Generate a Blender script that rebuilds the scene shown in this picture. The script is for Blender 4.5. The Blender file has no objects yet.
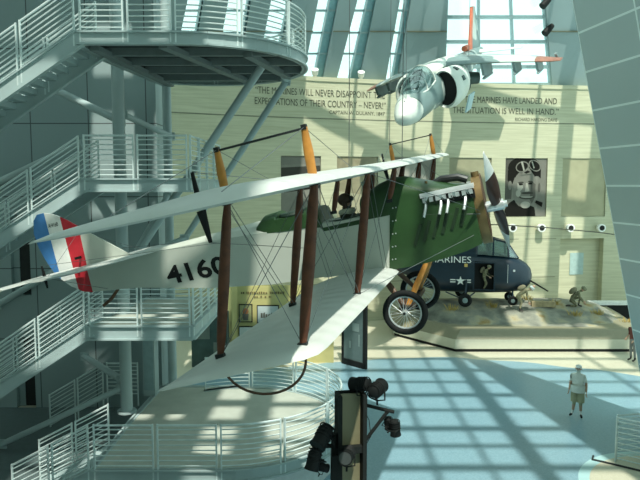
import bpy, bmesh, math, random
from mathutils import Vector, Matrix, Euler
random.seed(7)
PI = math.pi
V = Vector
COL = bpy.context.scene.collection
H = 7.6                      # eye height above the gallery floor
F = 620.0
CP = math.radians(5.1)       # the camera looks slightly down
X3, Y3, Z3 = V((1, 0, 0)), V((0, 1, 0)), V((0, 0, 1))

# ------------------------------------------------------------------ survey helpers
def ray(px, py):
    a, b = (px - 320) / F, -(py - 240) / F
    return V((a, math.cos(CP) + b * math.sin(CP), -math.sin(CP) + b * math.cos(CP)))
def at(px, py, d):           # point at distance d down the hall
    r = ray(px, py); t = d / r.y
    return V((r.x * t, d, H + r.z * t))
def gz(px, py, z):           # point at height z
    r = ray(px, py); t = (z - H) / r.z
    return V((r.x * t, r.y * t, z))

# ------------------------------------------------------------------ materials
MATS = {}
def mat(name, col, rough=0.6, metal=0.0, var=0.08, scale=6.0, bump=0.0, bscale=40.0, spec=0.5):
    if name in MATS: return MATS[name]
    m = bpy.data.materials.new(name); m.use_nodes = True
    nt = m.node_tree; b = nt.nodes['Principled BSDF']
    b.inputs['Roughness'].default_value = rough; b.inputs['Metallic'].default_value = metal
    b.inputs['Specular IOR Level'].default_value = spec
    tc = nt.nodes.new('ShaderNodeTexCoord')
    nz = nt.nodes.new('ShaderNodeTexNoise'); nz.inputs['Scale'].default_value = scale; nz.inputs['Detail'].default_value = 4
    nt.links.new(tc.outputs['Object'], nz.inputs['Vector'])
    rp = nt.nodes.new('ShaderNodeValToRGB')
    rp.color_ramp.elements[0].position = 0.3; rp.color_ramp.elements[1].position = 0.7
    rp.color_ramp.elements[0].color = tuple(c * (1 - var) for c in col) + (1,)
    rp.color_ramp.elements[1].color = tuple(min(1, c * (1 + var)) for c in col) + (1,)
    nt.links.new(nz.outputs['Fac'], rp.inputs['Fac']); nt.links.new(rp.outputs['Color'], b.inputs['Base Color'])
    if bump:
        n2 = nt.nodes.new('ShaderNodeTexNoise'); n2.inputs['Scale'].default_value = bscale
        nt.links.new(tc.outputs['Object'], n2.inputs['Vector'])
        bp = nt.nodes.new('ShaderNodeBump'); bp.inputs['Strength'].default_value = bump; bp.inputs['Distance'].default_value = 0.02
        nt.links.new(n2.outputs['Fac'], bp.inputs['Height']); nt.links.new(bp.outputs['Normal'], b.inputs['Normal'])
    MATS[name] = m
    return m
def glass(name, col, trans=0.85, rough=0.02):
    if name in MATS: return MATS[name]
    m = bpy.data.materials.new(name); m.use_nodes = True
    nt = m.node_tree; nt.nodes.clear()
    o = nt.nodes.new('ShaderNodeOutputMaterial'); mx = nt.nodes.new('ShaderNodeMixShader')
    t = nt.nodes.new('ShaderNodeBsdfTransparent'); g = nt.nodes.new('ShaderNodeBsdfGlossy')
    t.inputs['Color'].default_value = col + (1,); g.inputs['Roughness'].default_value = rough
    g.inputs['Color'].default_value = (0.9, 1, 1, 1)
    mx.inputs['Fac'].default_value = 1 - trans
    nt.links.new(t.outputs[0], mx.inputs[1]); nt.links.new(g.outputs[0], mx.inputs[2]); nt.links.new(mx.outputs[0], o.inputs['Surface'])
    MATS[name] = m
    return m
def ramp_node(nt, stops, interp='LINEAR'):
    r = nt.nodes.new('ShaderNodeValToRGB'); r.color_ramp.interpolation = interp
    e = r.color_ramp.elements
    while len(e) > 1: e.remove(e[-1])
    e[0].position = stops[0][0]; e[0].color = tuple(stops[0][1]) + (1,)
    for p, c in stops[1:]:
        k = e.new(p); k.color = tuple(c) + (1,)
    return r

# ------------------------------------------------------------------ mesh builder
class MB:
    def __init__(s): s.v = []; s.f = []; s.m = []
    def add(s, vs, fs, mi=0):
        n = len(s.v); s.v += [V(v) for v in vs]
        for f in fs: s.f.append([i + n for i in f]); s.m.append(mi)
        return s
    def box(s, c, size, rot=None, mi=0):
        c = V(c); hx, hy, hz = size[0] / 2, size[1] / 2, size[2] / 2
        vs = [V((x, y, z)) for x in (-hx, hx) for y in (-hy, hy) for z in (-hz, hz)]
        if rot is not None: vs = [rot @ v for v in vs]
        return s.add([c + v for v in vs], [(0, 1, 3, 2), (4, 6, 7, 5), (0, 4, 5, 1), (2, 3, 7, 6), (0, 2, 6, 4), (1, 5, 7, 3)], mi)
    def bar(s, a, b, w, h, up=Z3, mi=0):      # box beam a->b, w across, h along up
        a, b = V(a), V(b); d = (b - a).normalized(); sd = d.cross(up)
        if sd.length < 1e-4: sd = d.cross(X3)
        sd.normalize(); u = sd.cross(d).normalized()
        vs = []
        for p in (a, b):
            for i, j in ((-1, -1), (1, -1), (1, 1), (-1, 1)): vs.append(p + sd * (w / 2 * i) + u * (h / 2 * j))
        return s.add(vs, [(3, 2, 1, 0), (4, 5, 6, 7), (0, 1, 5, 4), (1, 2, 6, 5), (2, 3, 7, 6), (3, 0, 4, 7)], mi)
    def tube(s, pts, r, n=8, mi=0, flat=1.0, ref=None, closed=False):
        pts = [V(p) for p in pts]; N = len(pts)
        rs = r if isinstance(r, (list, tuple)) else [r] * N
        rings = []; prev = None
        for i, p in enumerate(pts):
            if closed: t = pts[(i + 1) % N] - pts[i - 1]
            else: t = pts[min(i + 1, N - 1)] - pts[max(i - 1, 0)]
            t.normalize()
            a = V(ref) if ref is not None else (prev if prev is not None else (Z3 if abs(t.z) < 0.9 else X3))
            u = a - t * a.dot(t)
            if u.length < 1e-5: u = t.orthogonal()
            u.normalize(); prev = u; w = t.cross(u)
            rings.append([p + (u * math.cos(2 * PI * k / n) + w * math.sin(2 * PI * k / n) * flat) * rs[i] for k in range(n)])
        return s.loft(rings, mi, not closed, closed)
    def loft(s, rings, mi=0, cap=True, closed=False):
        n = len(rings[0]); vs = [p for r in rings for p in r]; fs = []
        M = len(rings)
        for i in range(M if closed else M - 1):
            j = (i + 1) % M
            for k in range(n):
                fs.append((i * n + k, i * n + (k + 1) % n, j * n + (k + 1) % n, j * n + k))
        if cap and not closed:
            fs.append(tuple(range(n))[::-1]); fs.append(tuple((M - 1) * n + k for k in range(n)))
        return s.add(vs, fs, mi)
    def prism(s, poly, vec, mi=0):
        poly = [V(p) for p in poly]; n = len(poly); vec = V(vec)
        vs = poly + [p + vec for p in poly]
        fs = [tuple(range(n))[::-1], tuple(range(n, 2 * n))] + [(k, (k + 1) % n, n + (k + 1) % n, n + k) for k in range(n)]
        return s.add(vs, fs, mi)
    def ell(s, c, r, rot=None, n=14, m=9, mi=0):
        c = V(c); vs = []; fs = []
        for i in range(1, m):
            th = PI * i / m
            for k in range(n):
                ph = 2 * PI * k / n
                vs.append(V((r[0] * math.sin(th) * math.cos(ph), r[1] * math.sin(th) * math.sin(ph), r[2] * math.cos(th))))
        vs += [V((0, 0, r[2])), V((0, 0, -r[2]))]
        for i in range(m - 2):
            for k in range(n): fs.append((i * n + k, (i + 1) * n + k, (i + 1) * n + (k + 1) % n, i * n + (k + 1) % n))
        T, B = len(vs) - 2, len(vs) - 1
        for k in range(n):
            fs.append((T, k, (k + 1) % n)); fs.append((B, (m - 2) * n + (k + 1) % n, (m - 2) * n + k))
        if rot is not None: vs = [rot @ v for v in vs]
        return s.add([c + v for v in vs], fs, mi)
    def ring(s, c, axis, R, r, n=32, m=8, mi=0):     # torus
        c = V(c); ax = V(axis).normalized(); u = ax.orthogonal().normalized(); w = ax.cross(u)
        return s.tube([c + (u * math.cos(2 * PI * k / n) + w * math.sin(2 * PI * k / n)) * R for k in range(n)], r, m, mi, ref=ax, closed=True)
    def cyl(s, a, b, r, n=16, mi=0): return s.tube([a, b], r, n, mi)
    def xf(s, M):
        s.v = [M @ v for v in s.v]; return s
    def build(s, name, mats, parent=None, smooth=35, **props):
        me = bpy.data.meshes.new(name); me.from_pydata([tuple(v) for v in s.v], [], s.f)
        mats = mats if isinstance(mats, (list, tuple)) else [mats]
        for m in mats: me.materials.append(m)
        me.polygons.foreach_set('material_index', s.m)
        bm = bmesh.new(); bm.from_mesh(me); bmesh.ops.recalc_face_normals(bm, faces=bm.faces); bm.to_mesh(me); bm.free()
        if smooth:
            me.polygons.foreach_set('use_smooth', [True] * len(me.polygons))
            me.set_sharp_from_angle(angle=math.radians(smooth))
        o = bpy.data.objects.new(name, me); COL.objects.link(o)
        if parent is not None: o.parent = parent
        for k, val in props.items(): o[k] = val
        return o
def tag(o, label, cat, group=None):
    o['label'] = label; o['category'] = cat
    if group: o['group'] = group
    return o
def empty(name, label, cat, loc=(0, 0, 0), rot=None, group=None):
    o = bpy.data.objects.new(name, None); COL.objects.link(o); o.location = loc; o.empty_display_size = 0.2
    if rot is not None:
        o.rotation_mode = 'QUATERNION'; o.rotation_quaternion = rot.to_quaternion()
    return tag(o, label, cat, group)
def struct(o):
    o['kind'] = 'structure'; return o
def dup(o, parent=None):
    c = o.copy(); COL.objects.link(c)
    if parent is not None: c.parent = parent
    for ch in o.children: dup(ch, c)
    return c
def text_verts(s, size, align='LEFT', space=1.0, bold=0.0):
    cu = bpy.data.curves.new('t', 'FONT'); cu.body = s; cu.size = size; cu.align_x = align; cu.space_character = space; cu.extrude = 0.0; cu.offset = bold
    cu.resolution_u = 3
    o = bpy.data.objects.new('t', cu); COL.objects.link(o)
    dg = bpy.context.evaluated_depsgraph_get(); me = o.evaluated_get(dg).to_mesh()
    vs = [v.co.copy() for v in me.vertices]; fs = [tuple(p.vertices) for p in me.polygons]
    o.evaluated_get(dg).to_mesh_clear(); bpy.data.objects.remove(o); bpy.data.curves.remove(cu)
    return vs, fs
def text_mb(s, size, origin, ux, uy, mb=None, mi=0, align='LEFT', shear=0.0, sx=1.0, depth=0.004):
    vs, fs = text_verts(s, size, align); mb = mb or MB(); n = V(ux).cross(V(uy)).normalized()
    P = [V(origin) + V(ux) * (v.x * sx + v.y * shear) + V(uy) * v.y for v in vs]
    mb.add([p + n * depth for p in P], fs, mi)
    return mb

# ------------------------------------------------------------------ palette
M_fabric = mat('doped_fabric', (0.50, 0.545, 0.48), 0.55, var=0.04, scale=2.0)
def rib_bump(m, freq):
    nt = m.node_tree; b = nt.nodes['Principled BSDF']
    tc = nt.nodes.new('ShaderNodeTexCoord'); w = nt.nodes.new('ShaderNodeTexWave'); w.bands_direction = 'Y'; w.inputs['Scale'].default_value = freq
    nt.links.new(tc.outputs['Object'], w.inputs['Vector'])
    bp = nt.nodes.new('ShaderNodeBump'); bp.inputs['Strength'].default_value = 0.25; bp.inputs['Distance'].default_value = 0.03
    nt.links.new(w.outputs['Fac'], bp.inputs['Height']); nt.links.new(bp.outputs['Normal'], b.inputs['Normal'])
M_wing = mat('wing_fabric', (0.54, 0.585, 0.55), 0.45, var=0.03, scale=1.5); rib_bump(M_wing, 1.0)
M_green = mat('green_paint', (0.021, 0.060, 0.018), 0.35, var=0.25, scale=1.6)
M_dgreen = mat('dark_green_leather', (0.02, 0.045, 0.03), 0.6)
M_wood = mat('varnished_wood', (0.105, 0.032, 0.012), 0.45, var=0.35, scale=9)
M_orange = mat('amber_wood', (0.52, 0.23, 0.045), 0.4, var=0.2, scale=8)
M_brown = mat('brown_wood', (0.10, 0.05, 0.025), 0.5, var=0.3)
M_black = mat('black_rubber', (0.012, 0.014, 0.014), 0.8, spec=.2)
M_blackpaint = mat('black_paint', (0.01, 0.012, 0.012), 0.6, spec=.2)
M_steel = mat('bright_steel', (0.62, 0.68, 0.68), 0.3, 0.6, var=0.05)
M_wire = mat('wire_steel', (0.16, 0.18, 0.18), 0.4, 0.7)
M_darkmetal = mat('dark_metal', (0.03, 0.035, 0.035), 0.45, 0.5)
M_brass = mat('dull_brass', (0.20, 0.14, 0.06), 0.45, 0.5, var=0.2)
M_rblue = mat('rudder_blue', (0.06, 0.22, 0.52), 0.5)
M_rred = mat('rudder_red', (0.52, 0.02, 0.035), 0.5)
M_white = mat('white_paint', (0.8, 0.83, 0.8), 0.5)
M_stair = mat('stair_steel', (0.38, 0.49, 0.49), 0.45, 0.0, var=0.06, scale=1.5)
M_rail = mat('rail_steel', (0.66, 0.78, 0.77), 0.4, 0.15, var=0.05)
M_deck = mat('deck_concrete', (0.42, 0.46, 0.40), 0.8, var=0.07, scale=2)
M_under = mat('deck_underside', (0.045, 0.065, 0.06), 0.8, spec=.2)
M_skin = mat('skin', (0.50, 0.32, 0.22), 0.6)
M_glassy = glass('aircraft_glass', (0.55, 0.66, 0.66), 0.78)
M_win = glass('window_glass', (0.97, 1.0, 1.0), 0.94)

# ------------------------------------------------------------------ figures
def bake_skin(J, R, edges, root):
    names = list(J); idx = {n: i for i, n in enumerate(names)}
    me = bpy.data.meshes.new('sk'); me.from_pydata([tuple(J[n]) for n in names], [(idx[a], idx[b]) for a, b in edges], [])
    o = bpy.data.objects.new('sk', me); COL.objects.link(o)
    o.modifiers.new('skin', 'SKIN'); sub = o.modifiers.new('sub', 'SUBSURF'); sub.levels = 1; sub.render_levels = 1
    for i, n in enumerate(names):
        sv = me.skin_vertices[0].data[i]; r = R[n]; sv.radius = (r, r) if not isinstance(r, tuple) else r; sv.use_root = (n == root)
    dg = bpy.context.evaluated_depsgraph_get(); ev = o.evaluated_get(dg); em = ev.to_mesh()
    vs = [v.co.copy() for v in em.vertices]; fs = [tuple(p.vertices) for p in em.polygons]
    ev.to_mesh_clear(); bpy.data.objects.remove(o); bpy.data.meshes.remove(me)
    return vs, fs
EDGES = [('pelvis', 'waist'), ('waist', 'chest'), ('chest', 'neck'), ('neck', 'jaw'), ('jaw', 'head'), ('head', 'top'),
         ('chest', 'shl'), ('shl', 'ell'), ('ell', 'wrl'), ('chest', 'shr'), ('shr', 'elr'), ('elr', 'wrr'),
         ('pelvis', 'hil'), ('hil', 'knl'), ('knl', 'anl'), ('anl', 'tol'), ('pelvis', 'hir'), ('hir', 'knr'), ('knr', 'anr'), ('anr', 'tor')]
def stand_pose():            # facing +x, left is +y
    return {'pelvis': V((0, 0, .95)), 'waist': V((0.01, 0, 1.1)), 'chest': V((0, 0, 1.33)), 'neck': V((0, 0, 1.48)), 'jaw': V((0.02, 0, 1.57)), 'head': V((0.015, 0, 1.65)), 'top': V((0.0, 0, 1.72)),
            'shl': V((0, .19, 1.40)), 'ell': V((-.03, .25, 1.12)), 'wrl': V((.05, .27, .88)), 'shr': V((0, -.19, 1.40)), 'elr': V((-.03, -.25, 1.12)), 'wrr': V((.05, -.27, .88)),
            'hil': V((0, .09, .88)), 'knl': V((.02, .10, .48)), 'anl': V((-.02, .11, .09)), 'tol': V((.15, .13, .04)),
            'hir': V((0, -.09, .88)), 'knr': V((.02, -.10, .48)), 'anr': V((-.02, -.11, .09)), 'tor': V((.15, -.13, .04))}
RAD = {'pelvis': (.15, .125), 'waist': (.145, .12), 'chest': (.165, .13), 'neck': .058, 'jaw': .078, 'head': .098, 'top': .07, 'shl': .07, 'shr': .07, 'ell': .045, 'elr': .045, 'wrl': .033, 'wrr': .033,
       'hil': .095, 'hir': .095, 'knl': .062, 'knr': .062, 'anl': .042, 'anr': .042, 'tol': .04, 'tor': .04}
def hand(mb, w, d, side, mi):
    d = d.normalized(); nrm = d.cross(side)
    if nrm.length < 1e-3: nrm = d.orthogonal()
    nrm.normalize(); sd = nrm.cross(d).normalized()
    mb.tube([w - d * .02, w + d * .03, w + d * .09], [.026, .036, .038], 8, mi, flat=.5, ref=sd)
    for k, L in enumerate((.062, .075, .07, .055)):
        b = w + d * .085 + sd * (-.027 + .018 * k)
        mb.tube([b, b + d * L * .5 + nrm * .006, b + d * L * .85 + nrm * .03], [.009, .008, .006], 6, mi)
    b = w + d * .03 + sd * (-.034)
    mb.tube([b, b + d * .03 - sd * .022 + nrm * .008, b + d * .065 - sd * .026 + nrm * .02], [.011, .010, .007], 6, mi)
def figure(name, label, loc, heading, J, cloth, sc=1.0, rad=None, cat='person', face=True, parts=None, hat=None, short=False, seated=False):
    """cloth = (torso, arms, legs, shoes, skin) materials; one continuous body"""
    R = dict(RAD); R.update(rad or {})
    vs, fs = bake_skin(J, R, EDGES, 'pelvis')
    mb = MB(); mats = list(cloth)
    seg = [(a, b) for a, b in EDGES]
    def region(c):
        best, bd = None, 9
        for a, b in seg:
            pa, pb = J[a], J[b]; ab = pb - pa; t = max(0, min(1, (c - pa).dot(ab) / max(ab.length_squared, 1e-9))); dd = (c - pa - ab * t).length - (min(R[a]) if isinstance(R[a], tuple) else R[a])
            if dd < bd: bd, best = dd, (a, b, t)
        a, b, t = best
        if b in ('jaw', 'head', 'top'): return 4
        if b.startswith('el'): return 0 if not short or t < .75 else 4
        if b.startswith('wr'): return 4 if short else 1
        if b.startswith('kn') or b.startswith('hi'): return 2
        if b.startswith('an'): return (2 if t < .15 else 4 if t < .62 else 5) if short else 2 if t < .75 else 3
        if b.startswith('to'): return 3
        return 0
    n0 = len(mb.v); mb.v += vs
    for f in fs:
        c = sum((vs[i] for i in f), V((0, 0, 0))) / len(f); mb.f.append(list(f)); mb.m.append(region(c))
    hd = J['head']; up = (J['top'] - J['jaw']).normalized(); lf = (J['shl'] - J['shr']).normalized(); fw = lf.cross(up).normalized()
    if face:
        mb.ell(hd + fw * .098 - up * .02, (.018, .014, .024), None, 8, 6, 4)           # nose
        for s in (-1, 1):
            mb.ell(hd + fw * .088 + lf * .034 * s + up * .012, (.009, .014, .009), None, 8, 6, 6)   # eyes
            mb.ell(hd + lf * .098 * s - up * .01, (.02, .012, .03), None, 8, 6, 4)       # ears
        mb.ell(hd + fw * .082 - up * .062, (.01, .024, .006), None, 8, 6, 7)             # mouth
    for s, sg in (('l', 1), ('r', -1)):
        d = J['wr' + s] - J['el' + s]; hand(mb, J['wr' + s], d, -fw if sg > 0 else fw, 4)
    mats += [M_white, M_blackpaint, mat('lip', (.35, .13, .1), .6)] if len(mats) == 5 else [M_blackpaint, mat('lip', (.35, .13, .1), .6)]
    root = empty(name, label, cat, loc, Matrix.Rotation(heading, 3, 'Z'))
    root.scale = (sc,) * 3
    mb.build('body', mats, root, 60)
    if hat: hat(root, hd, up, fw, lf)
    if parts: parts(root, J, up, fw, lf)
    return root
def frame_rot(up, fw, lf): return Matrix((fw, lf, up)).transposed()
def hat_cap(m, brim=True):
    def f(root, hd, up, fw, lf):
        r = frame_rot(up, fw, lf); mb = MB()
        mb.ell(hd + up * .055, (.108, .102, .075), r, 14, 8)
        if brim: mb.ell(hd + up * .045 + fw * .11, (.075, .075, .012), r, 12, 6)
        mb.build('cap', m, root)
    return f
def hat_helmet(m):
    def f(root, hd, up, fw, lf):
        r = frame_rot(up, fw, lf); mb = MB()
        mb.ell(hd + up * .045, (.135, .125, .105), r, 16, 9); mb.ell(hd + up * .02, (.15, .138, .02), r, 16, 6)
        mb.build('helmet', m, root)
    return f
# ================================================================== THE SETTING
# ---- floor: blue terrazzo sea meeting a sand coloured shore
fm = bpy.data.materials.new('terrazzo'); fm.use_nodes = True
nt = fm.node_tree; bs = nt.nodes['Principled BSDF']; bs.inputs['Roughness'].default_value = 0.28
tc = nt.nodes.new('ShaderNodeTexCoord')
def dist_to(cx, cy):
    s = nt.nodes.new('ShaderNodeVectorMath'); s.operation = 'DISTANCE'; s.inputs[1].default_value = (cx, cy, 0)
    nt.links.new(tc.outputs['Object'], s.inputs[0]); return s.outputs['Value']
wv = nt.nodes.new('ShaderNodeTexNoise'); wv.inputs['Scale'].default_value = 0.25
nt.links.new(tc.outputs['Object'], wv.inputs['Vector'])
sp = nt.nodes.new('ShaderNodeTexVoronoi'); sp.inputs['Scale'].default_value = 30
nt.links.new(tc.outputs['Object'], sp.inputs['Vector'])
blue = ramp_node(nt, [(0.0, (.165, .305, .37)), (1.0, (.235, .39, .46))]); nt.links.new(sp.outputs['Color'], blue.inputs['Fac'])
sand = ramp_node(nt, [(0.0, (.50, .49, .37)), (1.0, (.58, .57, .45))]); nt.links.new(sp.outputs['Color'], sand.inputs['Fac'])
d1 = nt.nodes.new('ShaderNodeMath'); d1.operation = 'MULTIPLY_ADD'; d1.inputs[1].default_value = 1.2
nt.links.new(wv.outputs['Fac'], d1.inputs[0]); nt.links.new(dist_to(4.6, 12.2), d1.inputs[2])
dm = nt.nodes.new('ShaderNodeMath'); dm.operation = 'DIVIDE'; dm.inputs[1].default_value = 30; nt.links.new(d1.outputs[0], dm.inputs[0])
k1 = ramp_node(nt, [(0.0, (0, 0, 0)), (15.1 / 30, (1, 1, 1))], 'CONSTANT'); nt.links.new(dm.outputs[0], k1.inputs['Fac'])
mx = nt.nodes.new('ShaderNodeMix'); mx.data_type = 'RGBA'
nt.links.new(k1.outputs['Color'], mx.inputs['Factor']); nt.links.new(blue.outputs['Color'], mx.inputs['A']); nt.links.new(sand.outputs['Color'], mx.inputs['B'])
d2 = nt.nodes.new('ShaderNodeMath'); d2.operation = 'DIVIDE'; d2.inputs[1].default_value = 10; nt.links.new(dist_to(9.0, 14.7), d2.inputs[0])
k2 = ramp_node(nt, [(0.0, (1, 1, 1)), (.213, (0, 0, 0))], 'CONSTANT'); nt.links.new(d2.outputs[0], k2.inputs['Fac'])
k3 = ramp_node(nt, [(0.0, (1, 1, 1)), (.242, (0, 0, 0))], 'CONSTANT'); nt.links.new(d2.outputs[0], k3.inputs['Fac'])
mr = nt.nodes.new('ShaderNodeMix'); mr.data_type = 'RGBA'; mr.inputs['B'].default_value = (.38, .60, .62, 1)
nt.links.new(k3.outputs['Color'], mr.inputs['Factor']); nt.links.new(mx.outputs['Result'], mr.inputs['A'])
ms = nt.nodes.new('ShaderNodeMix'); ms.data_type = 'RGBA'
nt.links.new(k2.outputs['Color'], ms.inputs['Factor']); nt.links.new(mr.outputs['Result'], ms.inputs['A']); nt.links.new(sand.outputs['Color'], ms.inputs['B'])
nt.links.new(ms.outputs['Result'], bs.inputs['Base Color'])
struct(MB().box((2, 16, -0.15), (44, 52, 0.3)).build('floor', fm, smooth=0))

struct(MB().box((-7.3, 16, .006), (11.8, 9.2, .012)).build('floor_stair_shade', mat('shade_dark_floor', (.10, .14, .14), .5), smooth=0))  # dark sheet over the floor: the shade under the stairs put into its colour
# ---- back wall: curved limestone with picture recesses
sm = bpy.data.materials.new('limestone'); sm.use_nodes = True
nt = sm.node_tree; bs = nt.nodes['Principled BSDF']; bs.inputs['Roughness'].default_value = 0.75
tc = nt.nodes.new('ShaderNodeTexCoord'); mp = nt.nodes.new('ShaderNodeMapping'); mp.inputs['Scale'].default_value = (.35, .35, 7)
nt.links.new(tc.outputs['Object'], mp.inputs['Vector'])
nz = nt.nodes.new('ShaderNodeTexNoise'); nz.inputs['Scale'].default_value = 1.6; nz.inputs['Detail'].default_value = 6
nt.links.new(mp.outputs[0], nz.inputs['Vector'])
rp = ramp_node(nt, [(0.3, (.45, .455, .31)), (0.7, (.57, .575, .41))]); nt.links.new(nz.outputs['Fac'], rp.inputs['Fac']); nt.links.new(rp.outputs['Color'], bs.inputs['Base Color'])
M_stone = sm
M_joint = mat('stone_joint', (.20, .21, .15), 0.9)
def wall_d(px):              # the wall swings away from us towards the right
    q = [(150, 30.0), (400, 34.6), (640, 36.6)]; r = 0
    for i, (a, b) in enumerate(q):
        t = b
        for j, (c, _) in enumerate(q):
            if j != i: t *= (px - c) / (a - c)
        r += t
    return r
def wxy(px):
    d = wall_d(px); p = at(px, 185, d); return V((p.x, p.y, 0))
def wnorm(px):               # towards the room
    t = (wxy(px + 1) - wxy(px - 1)).normalized(); return V((t.y, -t.x, 0)), t
PANELS = [(281, 321), (337, 378), (393, 434), (449, 491), (505, 547), (562, 606)]
ZP0, ZP1, ZTOP = 5.74, 9.12, 13.25
ALC = (562, 606)
ub = sorted(set([90, 120, 150, 180, 210, 240, 262] + [p for q in PANELS for p in q] + [625, 650, 680, 710]))
zb = [0, 4.45, ZP0, ZP1, ZTOP]
mb = MB()
def wq(pa, pb, za, zc, off=0.0, mi=0):
    na, nb = wnorm(pa)[0], wnorm(pb)[0]
    A, B = wxy(pa) - na * off, wxy(pb) - nb * off
    mb.add([A + Z3 * za, B + Z3 * za, B + Z3 * zc, A + Z3 * zc], [(0, 1, 2, 3)], mi); return A, B
def reveal(pa, pb, za, zc, dep):
    A, B = wxy(pa), wxy(pb); A2, B2 = A - wnorm(pa)[0] * dep, B - wnorm(pb)[0] * dep
    for p, q, p2, q2 in ((A + Z3 * za, A + Z3 * zc, A2 + Z3 * za, A2 + Z3 * zc), (B + Z3 * za, B + Z3 * zc, B2 + Z3 * za, B2 + Z3 * zc),
                         (A + Z3 * za, B + Z3 * za, A2 + Z3 * za, B2 + Z3 * za), (A + Z3 * zc, B + Z3 * zc, A2 + Z3 * zc, B2 + Z3 * zc)):
        mb.add([p, q, q2, p2], [(0, 1, 2, 3)])
for a, b in zip(ub, ub[1:]):
    for za, zc in zip(zb, zb[1:]):
        if (a, b) in PANELS and za == ZP0: wq(a, b, za, zc, .12); reveal(a, b, za, zc, .12)
        elif (a, b) == ALC and za == 0: wq(a, b, za, zc, .45); reveal(a, b, za, zc, .45)
        else: wq(a, b, za, zc)
    A, B = wxy(a), wxy(b); na, nb = wnorm(a)[0], wnorm(b)[0]          # top of the wall
    mb.add([A + Z3 * ZTOP, B + Z3 * ZTOP, B - nb * 1.1 + Z3 * ZTOP, A - na * 1.1 + Z3 * ZTOP], [(0, 1, 2, 3)])
    mb.add([A - na * 1.1, B - nb * 1.1, B - nb * 1.1 + Z3 * ZTOP, A - na * 1.1 + Z3 * ZTOP], [(0, 1, 2, 3)])
wb = struct(mb.build('wall_back', M_stone, smooth=0))
def wstrip(z, h, off, pxs): # strip that follows the curve
    m = MB()
    for a, b in zip(pxs, pxs[1:]):
        na, nb = wnorm(a)[0], wnorm(b)[0]; A, B = wxy(a), wxy(b)
        m.add([A + na * off + Z3 * (z - h / 2), B + nb * off + Z3 * (z - h / 2), B + nb * off + Z3 * (z + h / 2), A + na * off + Z3 * (z + h / 2),
               A + Z3 * (z - h / 2), B + Z3 * (z - h / 2), B + Z3 * (z + h / 2), A + Z3 * (z + h / 2)],
              [(0, 1, 2, 3), (4, 7, 6, 5), (0, 4, 5, 1), (3, 2, 6, 7), (0, 3, 7, 4), (1, 5, 6, 2)])
    return m
struct(wstrip(11.1, .06, .012, list(range(90, 711, 20))).build('trim_1', M_joint, smooth=0))
m_ = wstrip(13.16, .22, .06, list(range(90, 711, 20))); struct(m_.build('trim_2', M_stone, smooth=0))
for i, z in enumerate((2.2, 4.45)):
    m_ = wstrip(z, .035, .008, list(range(90, 560, 18))); struct(m_.build('trim_%d' % (3 + i), M_joint, smooth=0))

# ---- lettering carved on the wall
M_letter = mat('bronze_lettering', (.07, .075, .05), 0.6)
def wall_text(mb, s, px0, px1, z, size):
    vs, fs = text_verts(s, 1.0); w = max(v.x for v in vs)
    A = [wxy(px0 + (px1 - px0) * k / 40) for k in range(41)]
    out = []
    for v in vs:
        u = v.x / w * 40; k = min(39, int(u)); t = u - k
        p = A[k].lerp(A[k + 1], t) if t >= 0 else A[0]
        n = wnorm(px0 + (px1 - px0) * u / 40)[0]
        out.append(p + n * .02 + Z3 * (z + v.y * size))
    mb.add(out, fs)
def quotation(label, lines):
    q = wxy(lines[0][1]); q.z = lines[0][3]; r = empty('wall_quotation', label, 'lettering', q)
    for l in lines:
        mb = MB(); wall_text(mb, *l); mb.v = [v - q for v in mb.v]; mb.build('lettering_line', M_letter, r, smooth=0)
quotation('dark lettered quotation on the stone wall beginning THE MARINES WILL NEVER', [('“THE MARINES WILL NEVER DISAPPOINT THE', 256, 384, 12.27, .50), ('EXPECTATIONS OF THEIR COUNTRY – NEVER!”', 255, 385, 11.72, .50), ('CAPTAIN W. DULANY, 1847', 329, 384, 11.36, .27)])
quotation('dark lettered quotation on the stone wall beginning THE MARINES HAVE LANDED', [('“THE MARINES HAVE LANDED AND', 460, 554, 12.20, .50), ('THE SITUATION IS WELL IN HAND.”', 451, 556, 11.60, .50), ('RICHARD HARDING DAVIS', 513, 555, 11.22, .27)])

# ---- glazed cone above the wall: leaning grey panels, glass strips, one big window
M_clad = mat('grey_cladding', (.27, .37, .38), 0.5, var=0.05, scale=.5)
M_clad2 = mat('mullion_grey', (.30, .44, .46), 0.4)
def cone(px, t, back=0.0):   # t=0 at the wall head (y~84), t=1 well above the picture; leans into the hall
    d = wall_d(px) + .75 - 2.6 * t + back
    c = wxy(px); f = d / wall_d(px)
    return c, f
def cpt(px0, px1, t, back=0.0):
    # px0: where the edge stands at the wall head, px1: where it reaches at row -40 (t=1)
    px = px0 + (px1 - px0) * t
    d = wall_d(px) + .75 - 2.6 * t + back
    q = at(px, 84 - 124 * t, wall_d(px0) + .75 - 2.6 * t)
    n = wnorm(max(150, min(640, px)))[0]
    return q - n * back
def slab(mb, l, r, t0, t1, back0, back1, mi=0):
    P = []
    for t in (t0, t1):
        for e, b in ((l, back0), (r, back0), (r, back1), (l, back1)): P.append(cpt(e[0], e[1], t, b))
    mb.add(P, [(0, 1, 2, 3), (4, 7, 6, 5), (0, 4, 5, 1), (1, 5, 6, 2), (2, 6, 7, 3), (3, 7, 4, 0)], mi)
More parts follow.
